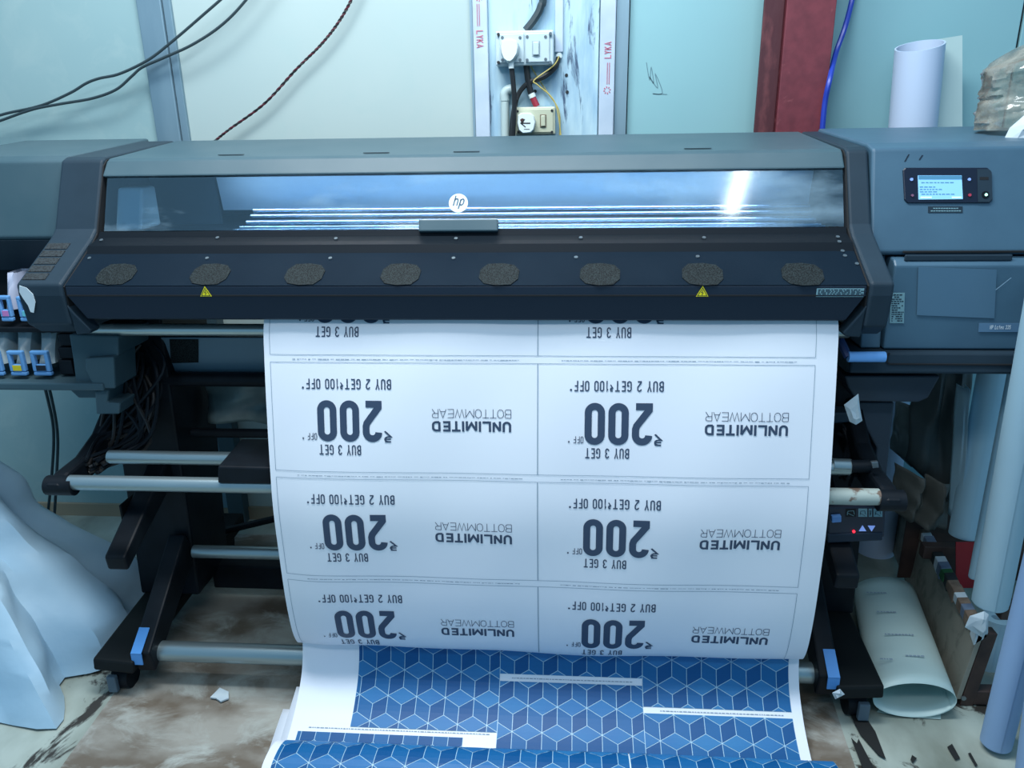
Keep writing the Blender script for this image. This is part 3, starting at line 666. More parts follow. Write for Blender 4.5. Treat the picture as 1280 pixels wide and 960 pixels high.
# side bracket shapes left of stand (grey)
def shape(name, px, Y, depth, material, parent=PR, bevel=.004, smooth=False):
    pts = [P(x, y, Y=Y) for x, y in px]
    return MB().slab(pts, (0, depth, 0)).build(name, material, parent, bevel=bevel)
shape('bay_end_cover', [(86, 418), (148, 420), (148, 445), (126, 447), (126, 468), (118, 482), (95, 482), (91, 450)], 1.72, .15, m_body)
shape('bay_latch', [(106, 448), (142, 446), (144, 486), (118, 486), (106, 462)], 1.705, .1, m_body)
shape('bay_under_cover', [(84, 485), (122, 487), (122, 498), (98, 498)], 1.74, .2, m_body)
shape('clamp_block', [(118, 489), (136, 487), (134, 503), (150, 504), (149, 518), (120, 518)], 1.72, .10, m_body)
# ---- right housing
def RY(z): return 1.80
zr1 = P(1180, 316, Y=1.74).z; zr2 = P(1180, 440, Y=1.70).z; zr3 = P(1180, 468, Y=1.69).z
MB().prism_x([(2.22, 1.372), (1.85, 1.348), (1.812, 1.338), (1.745, zr1), (1.755, zr1-.008), (2.22, zr1-.008)], OR+.003, 1.10).build('right_housing', m_bodyr, PR, bevel=.008, seg=3)
zr1b = P(1180, 330, Y=1.74).z
xd = P(1112, 380, Y=1.72).x
MB().prism_x([(1.755, zr1-.010), (1.735, zr1-.012), (1.722, zr1b), (1.72, zr2), (2.2, zr2), (2.2, zr1-.010)], xd, 1.10).build('service_door', m_bodyr, PR, bevel=.004)
MB().prism_x([(1.77, zr1-.010), (1.728, zr2), (2.2, zr2), (2.2, zr1-.010)], OR+.003, xd-.003).build('door_side_panel', m_bodyr, PR, bevel=.003)
MB().prism_x([(1.70, zr2-.002), (1.694, zr3), (1.73, zr3-.008), (2.2, zr3-.008), (2.2, zr2-.002)], P(1065, 450, Y=1.69).x, 1.08).build('lower_band', m_bodyd, PR, bevel=.005)
a, b = P(1111, 442, Y=1.690), P(1278, 457, Y=1.690)
mb = MB()
for q in ribbons([(a.x+.004, a.z), (a.x, a.z-.006), (a.x, b.z+.006), (a.x+.006, b.z), (b.x+.1, b.z)], False, .003): mb.slab([(v.x, 1.6935+(0.0), v.y) for v in q], (0, .004, 0))
mb.build('drawer_seam', m_seam, PR)
# handle recess above the door
a, b = P(1131, 317, Y=1.732), P(1264, 326, Y=1.732)
MB().box(a.x, b.x, 1.728, 1.734, b.z, a.z-.002).build('door_grip', m_bodyd, PR, bevel=.003)
MB().box(a.x, 1.09, 1.7395, 1.7445, a.z-.001, a.z+.004).build('door_gap', m_seam, PR, bevel=.001)
# door plates
def dpl(name, px, Y, off, material, parent=PR, th=.0008):
    return MB().slab([P(x, y, Y=Y-off) for x, y in px], (0, th, 0)).build(name, material, parent)
fp = dpl('film_patch', [(1148, 334), (1246, 337), (1243, 398), (1146, 394)], 1.72, .0016, m_film)
bp_ = dpl('name_plate', [(1224, 404), (1279, 404), (1275, 415), (1223, 415)], 1.72, .002, mat('name_plate_blue', (84, 118, 146), .4), th=.0015)
mb = MB(); a, b = P(1237, 411.5, Y=1.7175), P(1264, 406.5, Y=1.7175)
put_text(mb, 'HP Latex 335', planar((0, 1.7174, 0), (1, 0, 0), (0, 0, 1)), (a.x, b.x, a.z, b.z), .55, .14, .14); mb.build('plate_lettering', m_white, bp_)
st_ = dpl('rating_sticker', [(1114, 366), (1131, 366), (1130, 404), (1112, 404)], 1.72, .0016, m_label)
mb = MB()
for r_ in range(13):
    y = 368+r_*2.7; x = 1114.5
    while x < 1128:
        wd = random.uniform(1, 4.5)
        if random.random() < .8: mb.poly([P(q, z, Y=1.7179) for q, z in ((x, y), (min(x+wd, 1129.5), y), (min(x+wd, 1129.5), y+1.3), (x, y+1.3))])
        x += wd+.7
mb.build('sticker_print', m_coverf, st_)
for px in ([(1226, 377), (1264, 347)], [(1229, 397), (1241, 390)]):
    mb = MB()
    q0, q1 = P(*px[0], Y=1.7188), P(*px[1], Y=1.7188)
    for q in ribbons([(q0.x, q0.z), (q1.x, q1.z)], False, .0018): mb.poly([(v.x, 1.7186, v.y) for v in q])
    mb.build('scratch', m_scratch, PR)
# control panel on sloping front
rn0 = Vector((0, 1.812, 1.338)); rdir = (Vector((0, 1.745, zr1))-rn0).normalized(); rn = Vector((0, rdir.z, -rdir.y)).normalized()
if rn.y > 0: rn = -rn
def rpl(px, py, off): return Ppl(px, py, rn0, rn)+rn*off
def rpoly(name, px, off, th, material, parent=PR, bevel=0):
    return MB().slab([rpl(x, y, off) for x, y in px], rn*-th).build(name, material, parent, bevel=bevel)
cp = rpoly('control_panel', [(1128, 213), (1131, 210), (1233, 210), (1238, 214), (1240, 250), (1236, 254), (1134, 254), (1130, 250)], .004, .006, mat('panel_black', (20, 28, 46), .3), bevel=.0015)
rpoly('panel_end', [(1220, 212), (1234, 212), (1238, 216), (1239, 249), (1235, 253), (1221, 253)], .0052, .002, m_bodyd, cp)
sc_ = rpoly('screen', [(1146, 220), (1200.5, 220), (1202, 249.5), (1147, 250)], .0056, .0015, m_scr, cp)
rpoly('screen_header', [(1146.5, 220.4), (1200.2, 220.4), (1200.6, 225), (1146.7, 225)], .0062, .0005, m_scrb, cp)
mb = MB()
for y, xs in ((228.5, (1150, 1190)), (234, (1148, 1168)), (237, (1148, 1176)), (240, (1148, 1166)), (243, (1150, 1188))):
    x = xs[0]
    while x < xs[1]:
        wd = random.uniform(2, 5); mb.poly([rpl(a, b, .0062) for a, b in ((x, y), (x+wd, y), (x+wd, y+1), (x, y+1))]); x += wd+1.2
mb.build('screen_text', mat('screen_grey', (70, 120, 155), .4, emit=(60, 110, 150), estr=.3), cp)
mb = MB()
for a_, b_ in ((1149, 1163), (1188, 1200)): mb.poly([rpl(x, y, .0062) for x, y in ((a_, 246.5), (b_, 246.5), (b_, 248.5), (a_, 248.5))])
mb.build('screen_buttons', mat('screen_white', (190, 225, 245), .4, emit=(190, 225, 245), estr=.6), cp)
for (x, y, r_, mm_, nm) in ((1138, 225, .0032, m_ledt, 'menu_button'), (1139, 245, .0028, mat('dull_pink', (120, 80, 105), .5), 'cancel_button'), (1210, 225, .003, m_ledt, 'back_button'), (1210.5, 244.5, .0032, mat('dull_red', (140, 50, 70), .5, emit=(150, 30, 50), estr=.4), 'stop_button'), (1230, 244, .0075, m_blk, 'power_button')):
    c = rpl(x, y, .0056); MB().tube([c-rn*.001, c+rn*.0012], r_, 14).build(nm, mm_, cp)
c = rpl(1230.5, 244.3, .0072)
MB().tube([c-rn*.001, c+rn*.0008], .003, 12).build('power_light', m_ledg, cp)
rpoly('usb_slot', [(1223, 222), (1234, 222), (1234, 225.5), (1223, 225.5)], .0058, .001, m_seam, cp)
ip = rpoly('information_label', [(1160, 258), (1203, 258), (1203, 266), (1160, 266)], .0012, .001, m_bodyd)
mb = MB()
for y, x0, x1 in ((260, 1166, 1196), (263.2, 1163, 1201)):
    x = x0
    while x < x1: mb.poly([rpl(a, b, .0016) for a, b in ((x, y), (x+2.6, y), (x+2.6, y+1.2), (x, y+1.2))]); x += 3.2
mb.build('label_print', m_label, ip)
# right housing marks
mb = MB()
for px in ([(1131, 202), (1136, 193)], [(1149, 200), (1153, 194)]):
    p0, p1 = rpl(*px[0], .0008), rpl(*px[1], .0008); d = Vector((.0016, 0, 0)); mb.poly([p0-d, p0+d, p1+d, p1-d])
mb.build('scuff', m_coverf, PR)
# lower right duct & blue lever
shape('under_duct', [(1056, 470), (1176, 470), (1160, 498), (1148, 503), (1072, 502), (1060, 484)], 1.78, .2, m_dust)
shape('duct_leg', [(1070, 503), (1118, 503), (1112, 560), (1108, 600), (1092, 600), (1096, 560), (1080, 530)], 1.84, .1, m_dust)
a, b = P(1060, 446, Y=1.665), P(1106, 446, Y=1.665)
MB().tube([a+Vector((0, 0, 0)), b], [.0115, .0115], 14).build('media_lever', mat('lever_blue', (112, 172, 236), .4), PR, smooth=True)
MB().tube([P(1050, 425, Y=1.69), P(1060, 446, Y=1.668)], .009, 10).build('lever_arm', mat('dark_blue_plastic', (34, 54, 100), .5), PR)
# roller under cover, platen, tubes
XI0, XI1 = XL+.03, XR-.03
MB().tube([(P(112, 411, Y=1.74).x, 1.74, P(200, 412, Y=1.74).z), (P(1060, 416, Y=1.74).x, 1.74, P(200, 412, Y=1.74).z)], .0145, 20).build('output_roller', m_steel, PR, smooth=True)
z0, z1 = P(250, 422, Y=1.86).z, P(250, 466, Y=1.90).z
MB().prism_x([(1.86, z0), (1.90, z1), (1.93, z1), (1.93, z0)], P(202, 440, Y=1.86).x, .50).build('rear_platen', m_platen, PR, bevel=.004)
a, b = P(213, 422, Y=1.855), P(250, 450, Y=1.88)
pn_ = Vector((0, -(z0-z1), .04)).normalized(); pn_ = Vector((0, -1, 0)) if pn_.y > 0 else pn_
MB().slab([Ppl(x, y, Vector((0, 1.8585, z0)), Vector((0, z0-z1, .04)).normalized()) for x, y in ((212, 424), (248, 424), (248, 453), (214, 454))], (0, -.001, 0)).build('perforated_patch', m_mesh, PR)
z = P(260, 474, Y=1.88).z
MB().tube([(P(196, 474, Y=1.88).x, 1.88, z), (.5, 1.88, z)], .019, 14).build('black_bar', m_blk, PR, smooth=True)
z = P(260, 541, Y=1.95).z
MB().tube([(P(170, 541, Y=1.95).x, 1.95, z), (.5, 1.95, z)], .013, 12).build('black_bar', m_blk, PR, smooth=True)
# ---- stand (mirrored left/right)
def MX(x, s_): return x if s_ == 0 else 2*XC-x
def mprism(prof, x0, x1, s_, name, material, parent=PR, bevel=.004):
    return MB().prism_x(prof, MX(x0, s_), MX(x1, s_)).build(name, material, parent, bevel=bevel, smooth=False)
for s_ in (0, 1):
    ft = MB()
    ft.hexa([(MX(-1.213, s_), 1.585, .085), (MX(-1.100, s_), 1.575, .085), (MX(-1.12, s_), 2.35, .085), (MX(-1.25, s_), 2.35, .085)],
            [(MX(-1.213, s_), 1.59, .118), (MX(-1.100, s_), 1.58, .118), (MX(-1.12, s_), 2.35, .13), (MX(-1.25, s_), 2.35, .13)])
    foot = ft.build('foot', m_foot, PR, bevel=.006)
    for (cx, cy) in ((-1.165, 1.635), (-1.18, 2.30)):
        c = Vector((MX(cx, s_), cy, .034))
        cs = MB().tube([c+Vector((-.022, 0, 0)), c+Vector((.022, 0, 0))], .033, 18).build('caster', m_blk, PR, smooth=True)
        MB().hexa([c+Vector((-.03, -.025, .03)), c+Vector((.03, -.025, .03)), c+Vector((.03, .03, .03)), c+Vector((-.03, .03, .03))], [c+Vector((-.02, -.02, .055)), c+Vector((.02, -.02, .055)), c+Vector((.02, .02, .055)), c+Vector((-.02, .02, .055))]).build('caster_fork', m_blk, cs, bevel=.003)
        MB().box(c.x-.024 if s_ == 0 else c.x-.002, c.x+.000 if s_ == 0 else c.x+.024, c.y-.045, c.y-.03, .012, .06).build('caster_brake', m_caster, cs, bevel=.003)
    # post
    MB().hexa([(MX(-1.235, s_), 1.875, .12), (MX(-1.06, s_), 1.875, .12), (MX(-1.06, s_), 2.08, .12), (MX(-1.235, s_), 2.08, .12)],
              [(MX(-1.19, s_), 1.86, .97), (MX(-1.03, s_), 1.86, .97), (MX(-1.03, s_), 2.12, .97), (MX(-1.19, s_), 2.12, .97)]).build('post', m_blk, PR, bevel=.006)
    # plate beside post
    MB().slab([(MX(-1.06, s_), 1.92, .30), (MX(-1.06, s_), 2.02, .30), (MX(-1.06, s_), 2.04, .62), (MX(-1.06, s_), 1.90, .62)], (.004, 0, 0)).build('post_plate', m_foot, PR)
    # lower reel arm
    ax = MX(-1.085, s_)
    arm = MB().hexa([(ax-.024, 1.61, .068), (ax+.024, 1.61, .068), (ax+.024, 1.90, .25), (ax-.024, 1.90, .25)],
                    [(ax-.024, 1.595, .135), (ax+.024, 1.595, .135), (ax+.024, 1.855, .33), (ax-.024, 1.855, .33)]).build('reel_arm', m_blk, PR, bevel=.005)
    tx0, tx1 = (ax-.022, ax+.006) if s_ == 0 else (ax-.006, ax+.022)
    MB().slab([(tx0, 1.591, .105), (tx1, 1.591, .105), (tx1, 1.592, .1355), (tx0, 1.592, .1355)], (0, -.003, 0)).build('blue_tab', m_clip, arm)
    MB().slab([(tx0, 1.589, .1365), (tx1, 1.589, .1365), (tx1, 1.645, .1745), (tx0, 1.645, .1745)], (0, 0, .002)).build('blue_tab', m_clip, arm)
    # swing arm with end box
    bx_ = MX(-1.098, s_)
    sa_ = MB().hexa([(bx_-.03, 1.60, .375), (bx_+.024, 1.60, .375), (bx_+.024, 1.90, .50), (bx_-.03, 1.90, .50)],
              [(bx_-.03, 1.595, .415), (bx_+.024, 1.595, .415), (bx_+.024, 1.90, .58), (bx_-.03, 1.90, .58)]).build('swing_arm', m_blk, PR, bevel=.006)
    MB().box(bx_-.036, bx_-.030, 1.70, 1.86, .44, .50).build('arm_side_plate', m_foot, sa_, bevel=.002)
    # loading table arm
    lx = -1.19 if s_ == 0 else .697
    pr_ = [(1.555, .628), (1.60, .640), (1.68, .644), (1.76, .672), (1.84, .73), (1.93, .80), (1.95, .80), (1.95, .64), (1.80, .60), (1.66, .588), (1.565, .594)]
    la = MB().prism_x(pr_, lx-.019, lx+.019).build('table_arm', m_blk, PR, bevel=.008)
    MB().tube([(lx-.026, 1.58, .615), (lx+.04 if s_ == 0 else lx+.028, 1.58, .615)], .0235, 16).build('arm_cap', m_blk, PR, smooth=True)
# rods
def rod(name, xa, xb, y, z, r, material=m_rod, n=20):
    return MB().tube([(xa, y, z), (xb, y, z)], r, n).build(name, material, PR, smooth=True)
zr = P(200, 605, Y=1.58).z
rod('table_rod', -1.16, .58, 1.58, zr, .0175)
rod('table_rod', .535, .672, 1.58, zr-.0005, .0185, m_dirtyrod)
zz = P(200, 572, Y=1.68).z
rod('table_rod', P(137, 572, Y=1.68).x, .64, 1.68, zz, .0165)
rod('reel_rod', -1.061, XC*2+1.061, 1.65, P(250, 815, Y=1.65).z, .0262)
rod('reel_rod', -1.046, XC*2+1.046, 1.86, P(280, 690, Y=1.86).z, .018)
z = P(280, 715, Y=2.02).z
MB().box(-1.08, XC*2+1.08, 2.0, 2.06, z-.045, z+.035).build('cross_beam', m_blk, PR, bevel=.005)
MB().tube([P(262, 668, Y=2.2), P(345, 648, Y=2.2)], .012, 8).build('brace', m_blk, PR)
# hanging tray block left of banner
MB().hexa([P(272, 583, Y=1.56), P(345, 585, Y=1.56), P(345, 605, Y=1.56), P(272, 604, Y=1.56)], [P(302, 548, Y=1.72), P(345, 548, Y=1.72), P(345, 590, Y=1.72), P(300, 590, Y=1.72)]).build('table_clip_block', m_blk, PR, bevel=.004)
# grey web hanging behind
rows = []
for j in range(14):
    r_ = []
    for i in range(60):
        x = -1.03+i*(1.5/59); z = .975-.05+(-j)*.0165
        r_.append((x, 2.03+.012*math.sin(i*.9+j*.3)+.01*noise.noise((i*.2, j*.3, 0)), z))
    rows.append(r_)
zt_ = P(260, 482, Y=2.03).z; zb2 = P(260, 528, Y=2.03).z
for j, r_ in enumerate(rows):
    for i in range(60): r_[i] = (r_[i][0], r_[i][1], zt_+.02+(zb2-zt_-.02)*j/13)
tag(MB().grid(rows).build('media_web', m_greyback, smooth=True, solid=.001), 'dark grey crinkled media web hanging behind the printer legs', 'media sheet')
# right control box on stand
yq = 1.66
def fq(x, y, Y=yq): return P(x, y, Y=Y)
cb = MB().slab([fq(1034, 634), fq(1108, 632), fq(1106, 672), fq(1035, 676)], (0, .10, 0)).build('reel_control_box', mat('control_box_navy', (26, 34, 52), .4), PR, bevel=.005)
MB().slab([fq(1034, 668, yq-.004), fq(1104, 666, yq-.004), fq(1103, 676, yq-.004), fq(1035, 679, yq-.004)], (0, .05, 0)).build('box_lower_edge', m_coverf, cb, bevel=.003)
for px, mm_ in (([(1074, 664), (1083, 664), (1078.5, 657)], m_ledt), ([(1085, 657.5), (1094, 657.5), (1089.5, 664.5)], m_ledt)):
    MB().slab([fq(x, y, yq-.002) for x, y in px], (0, .002, 0)).build('arrow_button', mm_, cb)
c = fq(1067, 664); MB().tube([c+Vector((0, -.003, 0)), c+Vector((0, .002, 0))], .0032, 10).build('status_light', m_led, cb)
for x0, x1, mm_ in ((1057, 1070, m_seam), (1073, 1084, m_label), (1086, 1090, m_label), (1092, 1103, m_label)):
    l_ = MB().slab([fq(x0, 636, yq-.001), fq(x1, 636, yq-.001), fq(x1, 646, yq-.001), fq(x0, 646, yq-.001)], (0, .001, 0)).build('instruction_label', mm_, cb)
    mb = MB(); Y_ = yq-.0016
    rib(mb, [(x0+2, 644), (x0+3, 639), (x1-3, 638.5), (x1-2, 643)], .0012, Y_); rib(mb, [(x0+1.5, 641), (x1-2.5, 645)], .001, Y_)
    mb.build('label_drawing', m_coverf if mm_ is m_label else m_label, l_)
MB().slab([fq(1040, 646, yq-.01), fq(1052, 645, yq-.01), fq(1052, 653, yq-.01), fq(1040, 654, yq-.01)], (0, .012, 0)).build('slide_switch', m_clipd, cb, bevel=.002)
# small steel bits at right arm
MB().tube([P(1040, 582, Y=1.68), P(1063, 583, Y=1.68)], .0172, 16).build('rod_sleeve', m_rod, PR, smooth=True)
MB().tube([P(1063, 583, Y=1.675), P(1086, 583, Y=1.675)], .015, 12).build('rod_end', m_blk, PR, smooth=True)
MB().slab([P(1089, 578, Y=1.64), P(1098, 577, Y=1.64), P(1099, 585, Y=1.64), P(1091, 586, Y=1.64)], (0, .01, 0)).build('steel_clip', m_screw, PR, bevel=.002)
shape('rear_tab', [(1040, 516), (1062, 516), (1062, 528), (1040, 530)], 1.80, .05, m_bodyd)
# cable clutter at the left stand
for k in range(26):
    x0 = random.uniform(145, 200); y0 = random.uniform(420, 500)
    pts = [P(x0, y0, Y=1.84), P(x0+random.uniform(-20, 20), y0+40, Y=1.80), P(random.uniform(120, 190), random.uniform(540, 560), Y=1.76), P(random.uniform(90, 130), random.uniform(575, 592), Y=1.66)]
    MB().tube(catmull(pts, 6), .0045, 6).build('cable_run', m_blk if k % 4 else mat('brown_cable', (30, 28, 28), .5), PR, smooth=True)
for k in range(9):
    pts = [P(random.uniform(1045, 1070), random.uniform(520, 545), Y=1.85), P(random.uniform(1050, 1075), 560, Y=1.80), P(random.uniform(1050, 1085), random.uniform(590, 610), Y=1.72)]
    MB().tube(catmull(pts, 6), .0045, 6).build('cable_run', m_blk, PR, smooth=True)
# ---- cartridges
def cartridge(px0, px1, pyb, pyt, ybag, Y, lab, label, bagm):
    a, b = P(px0, pyt, Y=Y), P(px1, pyb, Y=Y)
    w_ = b.x-a.x; h_ = a.z-b.z
    t = thing('ink_cartridge', label, 'ink cartridge', ((a.x+b.x)/2, Y+.05, b.z), 'ink cartridges in the printer bay')
    x0, x1, z0, z1 = a.x+.001, b.x-.001, b.z, a.z; e = w_*.22
    mb = MB()   # frame with a window opening
    T_ = .012; mb.box(x0, x1, Y, Y+T_, z0, z0+h_*.16); mb.box(x0, x0+e, Y, Y+T_, z0+h_*.16, z1-h_*.1); mb.box(x1-e, x1, Y, Y+T_, z0+h_*.16, z1-h_*.1)
    mb.box(x0, x1, Y, Y+T_, z1-h_*.16, z1)
    mb.box(x0+e, x1-e, Y, Y+T_, z0+h_*.16, z0+h_*.46)
    mb.build('holder', m_cart, t, bevel=.003)
    MB().box(x0+e, x1-e, Y-.001, Y, z0+h_*.21, z0+h_*.43).build('colour_label', lab, t, bevel=.001)
    zc = P((px0+px1)/2, ybag, Y=Y+.08).z
    rows = []
    for j in range(7):
        f = j/6; z = z0+h_*.4+(zc-z0-h_*.4)*f; yy = Y+.024+.03*f; ww = w_*.43*(1-.12*math.sin(f*3.1))
        rows.append([(x0+w_/2-ww, yy, z), (x0+w_/2-ww*.6, yy-.008, z), (x0+w_/2, yy-.013*math.sin(f*3.14+.3)-.002, z), (x0+w_/2+ww*.6, yy-.008, z), (x0+w_/2+ww, yy, z), (x0+w_/2+ww, yy+.05, z), (x0+w_/2-ww, yy+.05, z)])
    MB().grid(rows, closed=True).build('ink_tank', bagm, t, smooth=True)
cartridge(-6, 17, 402, 370, 338, 1.745, m_pink, 'blue ink cartridge with pink label, upper shelf', m_bagp)
cartridge(18, 46, 402, 371, 338, 1.745, m_cyan, 'blue ink cartridge with pale cyan label, upper shelf beside the cover corner', m_bagp)
cartridge(-20, 5, 470, 439, 410, 1.725, m_cyan, 'blue ink cartridge with cyan label, lower shelf at the photo edge', m_bag)
cartridge(6, 34, 470, 439, 410, 1.725, m_yl, 'blue ink cartridge with yellow label, lower shelf', m_bag)
cartridge(35, 65, 470, 439, 412, 1.725, m_kl, 'blue ink cartridge with black label, lower shelf', m_bag)
# ================================================================== BANNER
prof = catmull([(0, 1.68, 1.085), (0, 1.619, 1.0), (0, 1.597, .924), (0, 1.572, .806), (0, 1.547, .668), (0, 1.536, .575), (0, 1.536, .472), (0, 1.540, .345), (0, 1.553, .248), (0, 1.573, .198), (0, 1.592, .184), (0, 1.607, .186)], 10)
arcl = [0]
for i in range(1, len(prof)): arcl.append(arcl[-1]+(prof[i]-prof[i-1]).length)
SL = arcl[-1]; BW = 1.22; BX = -.6645
def banner_at(u, s, off=0):
    s = max(0, min(SL-1e-6, s)); lo = 0
    import bisect
    i = min(len(prof)-2, max(0, bisect.bisect_right(arcl, s)-1)); f = (s-arcl[i])/(arcl[i+1]-arcl[i]); p = prof[i].lerp(prof[i+1], f)
    d = (prof[i+1]-prof[i]).normalized(); n_ = Vector((0, d.z, -d.y))
    wob = .0035*math.sin(u*7+s*3)*min(1, s*2)+.002*math.sin(u*17+s*9)
    curl = .012*math.exp(-((u/.05)**2))*min(1, s)
    return Vector((BX+u, p.y, p.z))+n_*(off+wob*.8)+Vector((0, curl, 0))
if banner_at(.5, .3, .1).y > banner_at(.5, .3).y: SGN = -1
else: SGN = 1
NU, NS = 64, 90
rows = [[banner_at(BW*i/NU, SL*j/NS) for i in range(NU+1)] for j in range(NS+1)]
ban = MB().grid(rows).build('printed_banner', m_paper, smooth=True)
bl3 = thing('printed_banner', 'long white banner of upside down discount coupons hanging out of the printer', 'banner', (BX+BW/2, 1.62, .16))
ban.name = 'banner_sheet'; ban.parent = bl3; ban.matrix_parent_inverse = Matrix.Translation(-bl3.location)
def us(px, py):
    """(u, s) on the banner seen at a photo pixel"""
    u, s = .6, .4
    for _ in range(30):
        x, y = proj(banner_at(u, s)); x1, y1 = proj(banner_at(u+.001, s)); x2, y2 = proj(banner_at(u, s+.001))
        a, b, c_, d = (x1-x)/.001, (x2-x)/.001, (y1-y)/.001, (y2-y)/.001; det = a*d-b*c_
        du = (d*(px-x)-b*(py-y))/det; ds = (-c_*(px-x)+a*(py-y))/det; u += du; s += ds; s = max(.02, min(SL-.03, s))
    return u, s
MBN = lambda u, s: banner_at(u, s, SGN*.0010)
MBN_ = MBN
def ubox(x0, y0, x1, y1):
    a = us(x0, (y0+y1)/2); b = us(x1, (y0+y1)/2); c_ = us((x0+x1)/2, y0); d = us((x0+x1)/2, y1)
    return [a[0], b[0], c_[1], d[1]]
# one coupon measured in the photograph: left column, second row
T = {'buy2': ubox(377, 473.5, 489, 486.5), '200': ubox(397, 500.5, 477.5, 552), 'rs': ubox(480, 539, 490, 553), 'off': ubox(378, 541, 396.5, 549.5),
     'buy3': ubox(399.5, 556, 451.5, 568.5), 'unl': ubox(540, 526.5, 639, 539.5), 'bot': ubox(540, 511.5, 639, 522.5)}
fr_ = [us(338, 452)[0], us(672, 455)[0], us(500, 453.5)[1], us(500, 592)[1]]
PITCH = us(500, 737-9)[1]-us(500, 602-9)[1]
s_a = us(437, 526)[1]; s_b = us(445, 666)[1]; s_c = us(453, 781)[1]
PITCH = (s_c-s_a)/2
COL = us(773, 526)[0]-us(437, 526)[0]
print('PITCH', s_a, s_b, s_c, PITCH, 'COL', COL, 'SL', SL, fr_)
GAPC = .0
for row in range(-1, 3):
    for colm in (0, 1):
        ds = row*PITCH; du = colm*COL
        def tb(box, txt, W, t, g):
            mb = MB(); u0, u1, s0, s1 = box
            put_text(mb, txt, MBN, (u1+du, u0+du, s0+ds, s1+ds), W, t, g, step=.03)
            mb.build('lettering', m_ink, ban, kind='stuff')
        # upside down: text runs right to left, its feet towards the top of the sheet
        keys = [('buy3', 'BUY 3 GET', .46, .13, .12), ('200', '200', .47, .165, .08), ('rs', '$', .6, .12, .1), ('off', 'OFF *', .45, .11, .12)]
        if row >= 0:
            keys += [('unl', 'UNLIMITED', .74, .2, .12), ('bot', 'BOTTOMWEAR', .8, .07, .12)]
            u0, u1, s0, s1 = T['buy2']; wd = u1-u0
            tb((u1-wd*.515, u1, s0, s1), 'BUY 2 GET', .46, .13, .12)
            tb((u1-wd*.57, u1-wd*.535, s0+(s1-s0)*.35, s1), '$', .6, .16, .1)
            tb((u0+wd*.045, u1-wd*.585, s0, s1), '100 OFF', .46, .13, .12)
            tb((u0, u0+wd*.03, s0+(s1-s0)*.35, s1), '*', .6, .14, .1)
        for k_, tx, W_, t_, g_ in keys: tb(T[k_], tx, W_, t_, g_)
        # thin border and the line of small print
        mb = MB(); u0 = fr_[0]+du+(0 if colm == 0 else .003); u1 = fr_[1]+du-(.0 if colm == 0 else -.0)
        if colm == 1: u0 = fr_[1]+.001; u1 = BW-.045
        s0, s1 = fr_[2]+ds, fr_[2]+ds+PITCH-.0165
        s0 = max(.03, s0)
        for q in ([(u0, s0), (u1, s0)], [(u1, s0), (u1, s1)], [(u1, s1), (u0, s1)], [(u0, s1), (u0, s0)]):
            nseg = 24 if abs(q[0][0]-q[1][0]) > .1 else 1
            for k in range(nseg):
                qa = [(q[0][0]+(q[1][0]-q[0][0])*k/nseg, q[0][1]+(q[1][1]-q[0][1])*k/nseg), (q[0][0]+(q[1][0]-q[0][0])*(k+1)/nseg, q[0][1]+(q[1][1]-q[0][1])*(k+1)/nseg)]
                for r_ in ribbons(qa, False, .0011): emit(mb, [(v.x, v.y) for v in r_], MBN, .02)
        mb.build('coupon_border', m_line, ban, kind='stuff')
        mb = MB(); x = u0+.05; sy = s1+.009
        while x < u1-.04:
            wd = random.uniform(.003, .010); hh = random.choice((.0010, .0014, .0018)); emit(mb, [(x, sy), (min(x+wd, u1), sy), (min(x+wd, u1), sy+hh), (x, sy+hh)], MBN); x += wd+random.choice((.0012, .0012, .004))
        mb.build('small_print', m_tiny, ban, kind='stuff')
# the vertical fold line between columns is the shared border
# ================================================================== BLUE HEXAGON SHEET
bp0 = catmull([(0, 1.612, .215), (0, 1.611, .175), (0, 1.600, .135), (0, 1.575, .095), (0, 1.53, .058), (0, 1.49, .036), (0, 1.455, .022), (0, 1.432, .016), (0, 1.424, .026), (0, 1.418, .046), (0, 1.400, .062), (0, 1.372, .066), (0, 1.34, .058), (0, 1.31, .034), (0, 1.29, .012), (0, 1.25, .006), (0, 1.15, .005)], 8)
al2 = [0]
for i in range(1, len(bp0)): al2.append(al2[-1]+(bp0[i]-bp0[i-1]).length)
SL2 = al2[-1]
def sheet_at(u, s, off=0):
    import bisect
    s = max(0, min(SL2-1e-6, s)); i = min(len(bp0)-2, max(0, bisect.bisect_right(al2, s)-1)); f = (s-al2[i])/(al2[i+1]-al2[i]); p = bp0[i].lerp(bp0[i+1], f)
    d = (bp0[i+1]-bp0[i]).normalized(); n_ = Vector((0, d.z, -d.y))
    # the front fold lies a little oblique
    k = min(1, max(0, (s-.30)/.12)); yo = .012*k*(u-.6)
    x0 = BX+.002+.02*k*0
    return Vector((x0+u+(u-.61)*.02*k, p.y+yo, p.z+.002*math.sin(u*9)*k))+n_*off
sg2 = 1 if sheet_at(.5, .1, .1).z > sheet_at(.5, .1).z else -1
rows = [[sheet_at(BW*i/40, SL2*j/160) for i in range(41)] for j in range(161)]
bs = MB().grid(rows).build('sheet', m_paper, smooth=True)
bt = thing('patterned_sheet', 'white media sheet printed with blue hexagon pattern folded on the floor below the banner', 'media sheet', (BX+BW/2, 1.4, 0))
bs.parent = bt; bs.matrix_parent_inverse = Matrix.Translation(-bt.location)
MS = lambda u, s: sheet_at(u, s, sg2*.0012)
MS2 = lambda u, s: sheet_at(u, s, sg2*.0019)
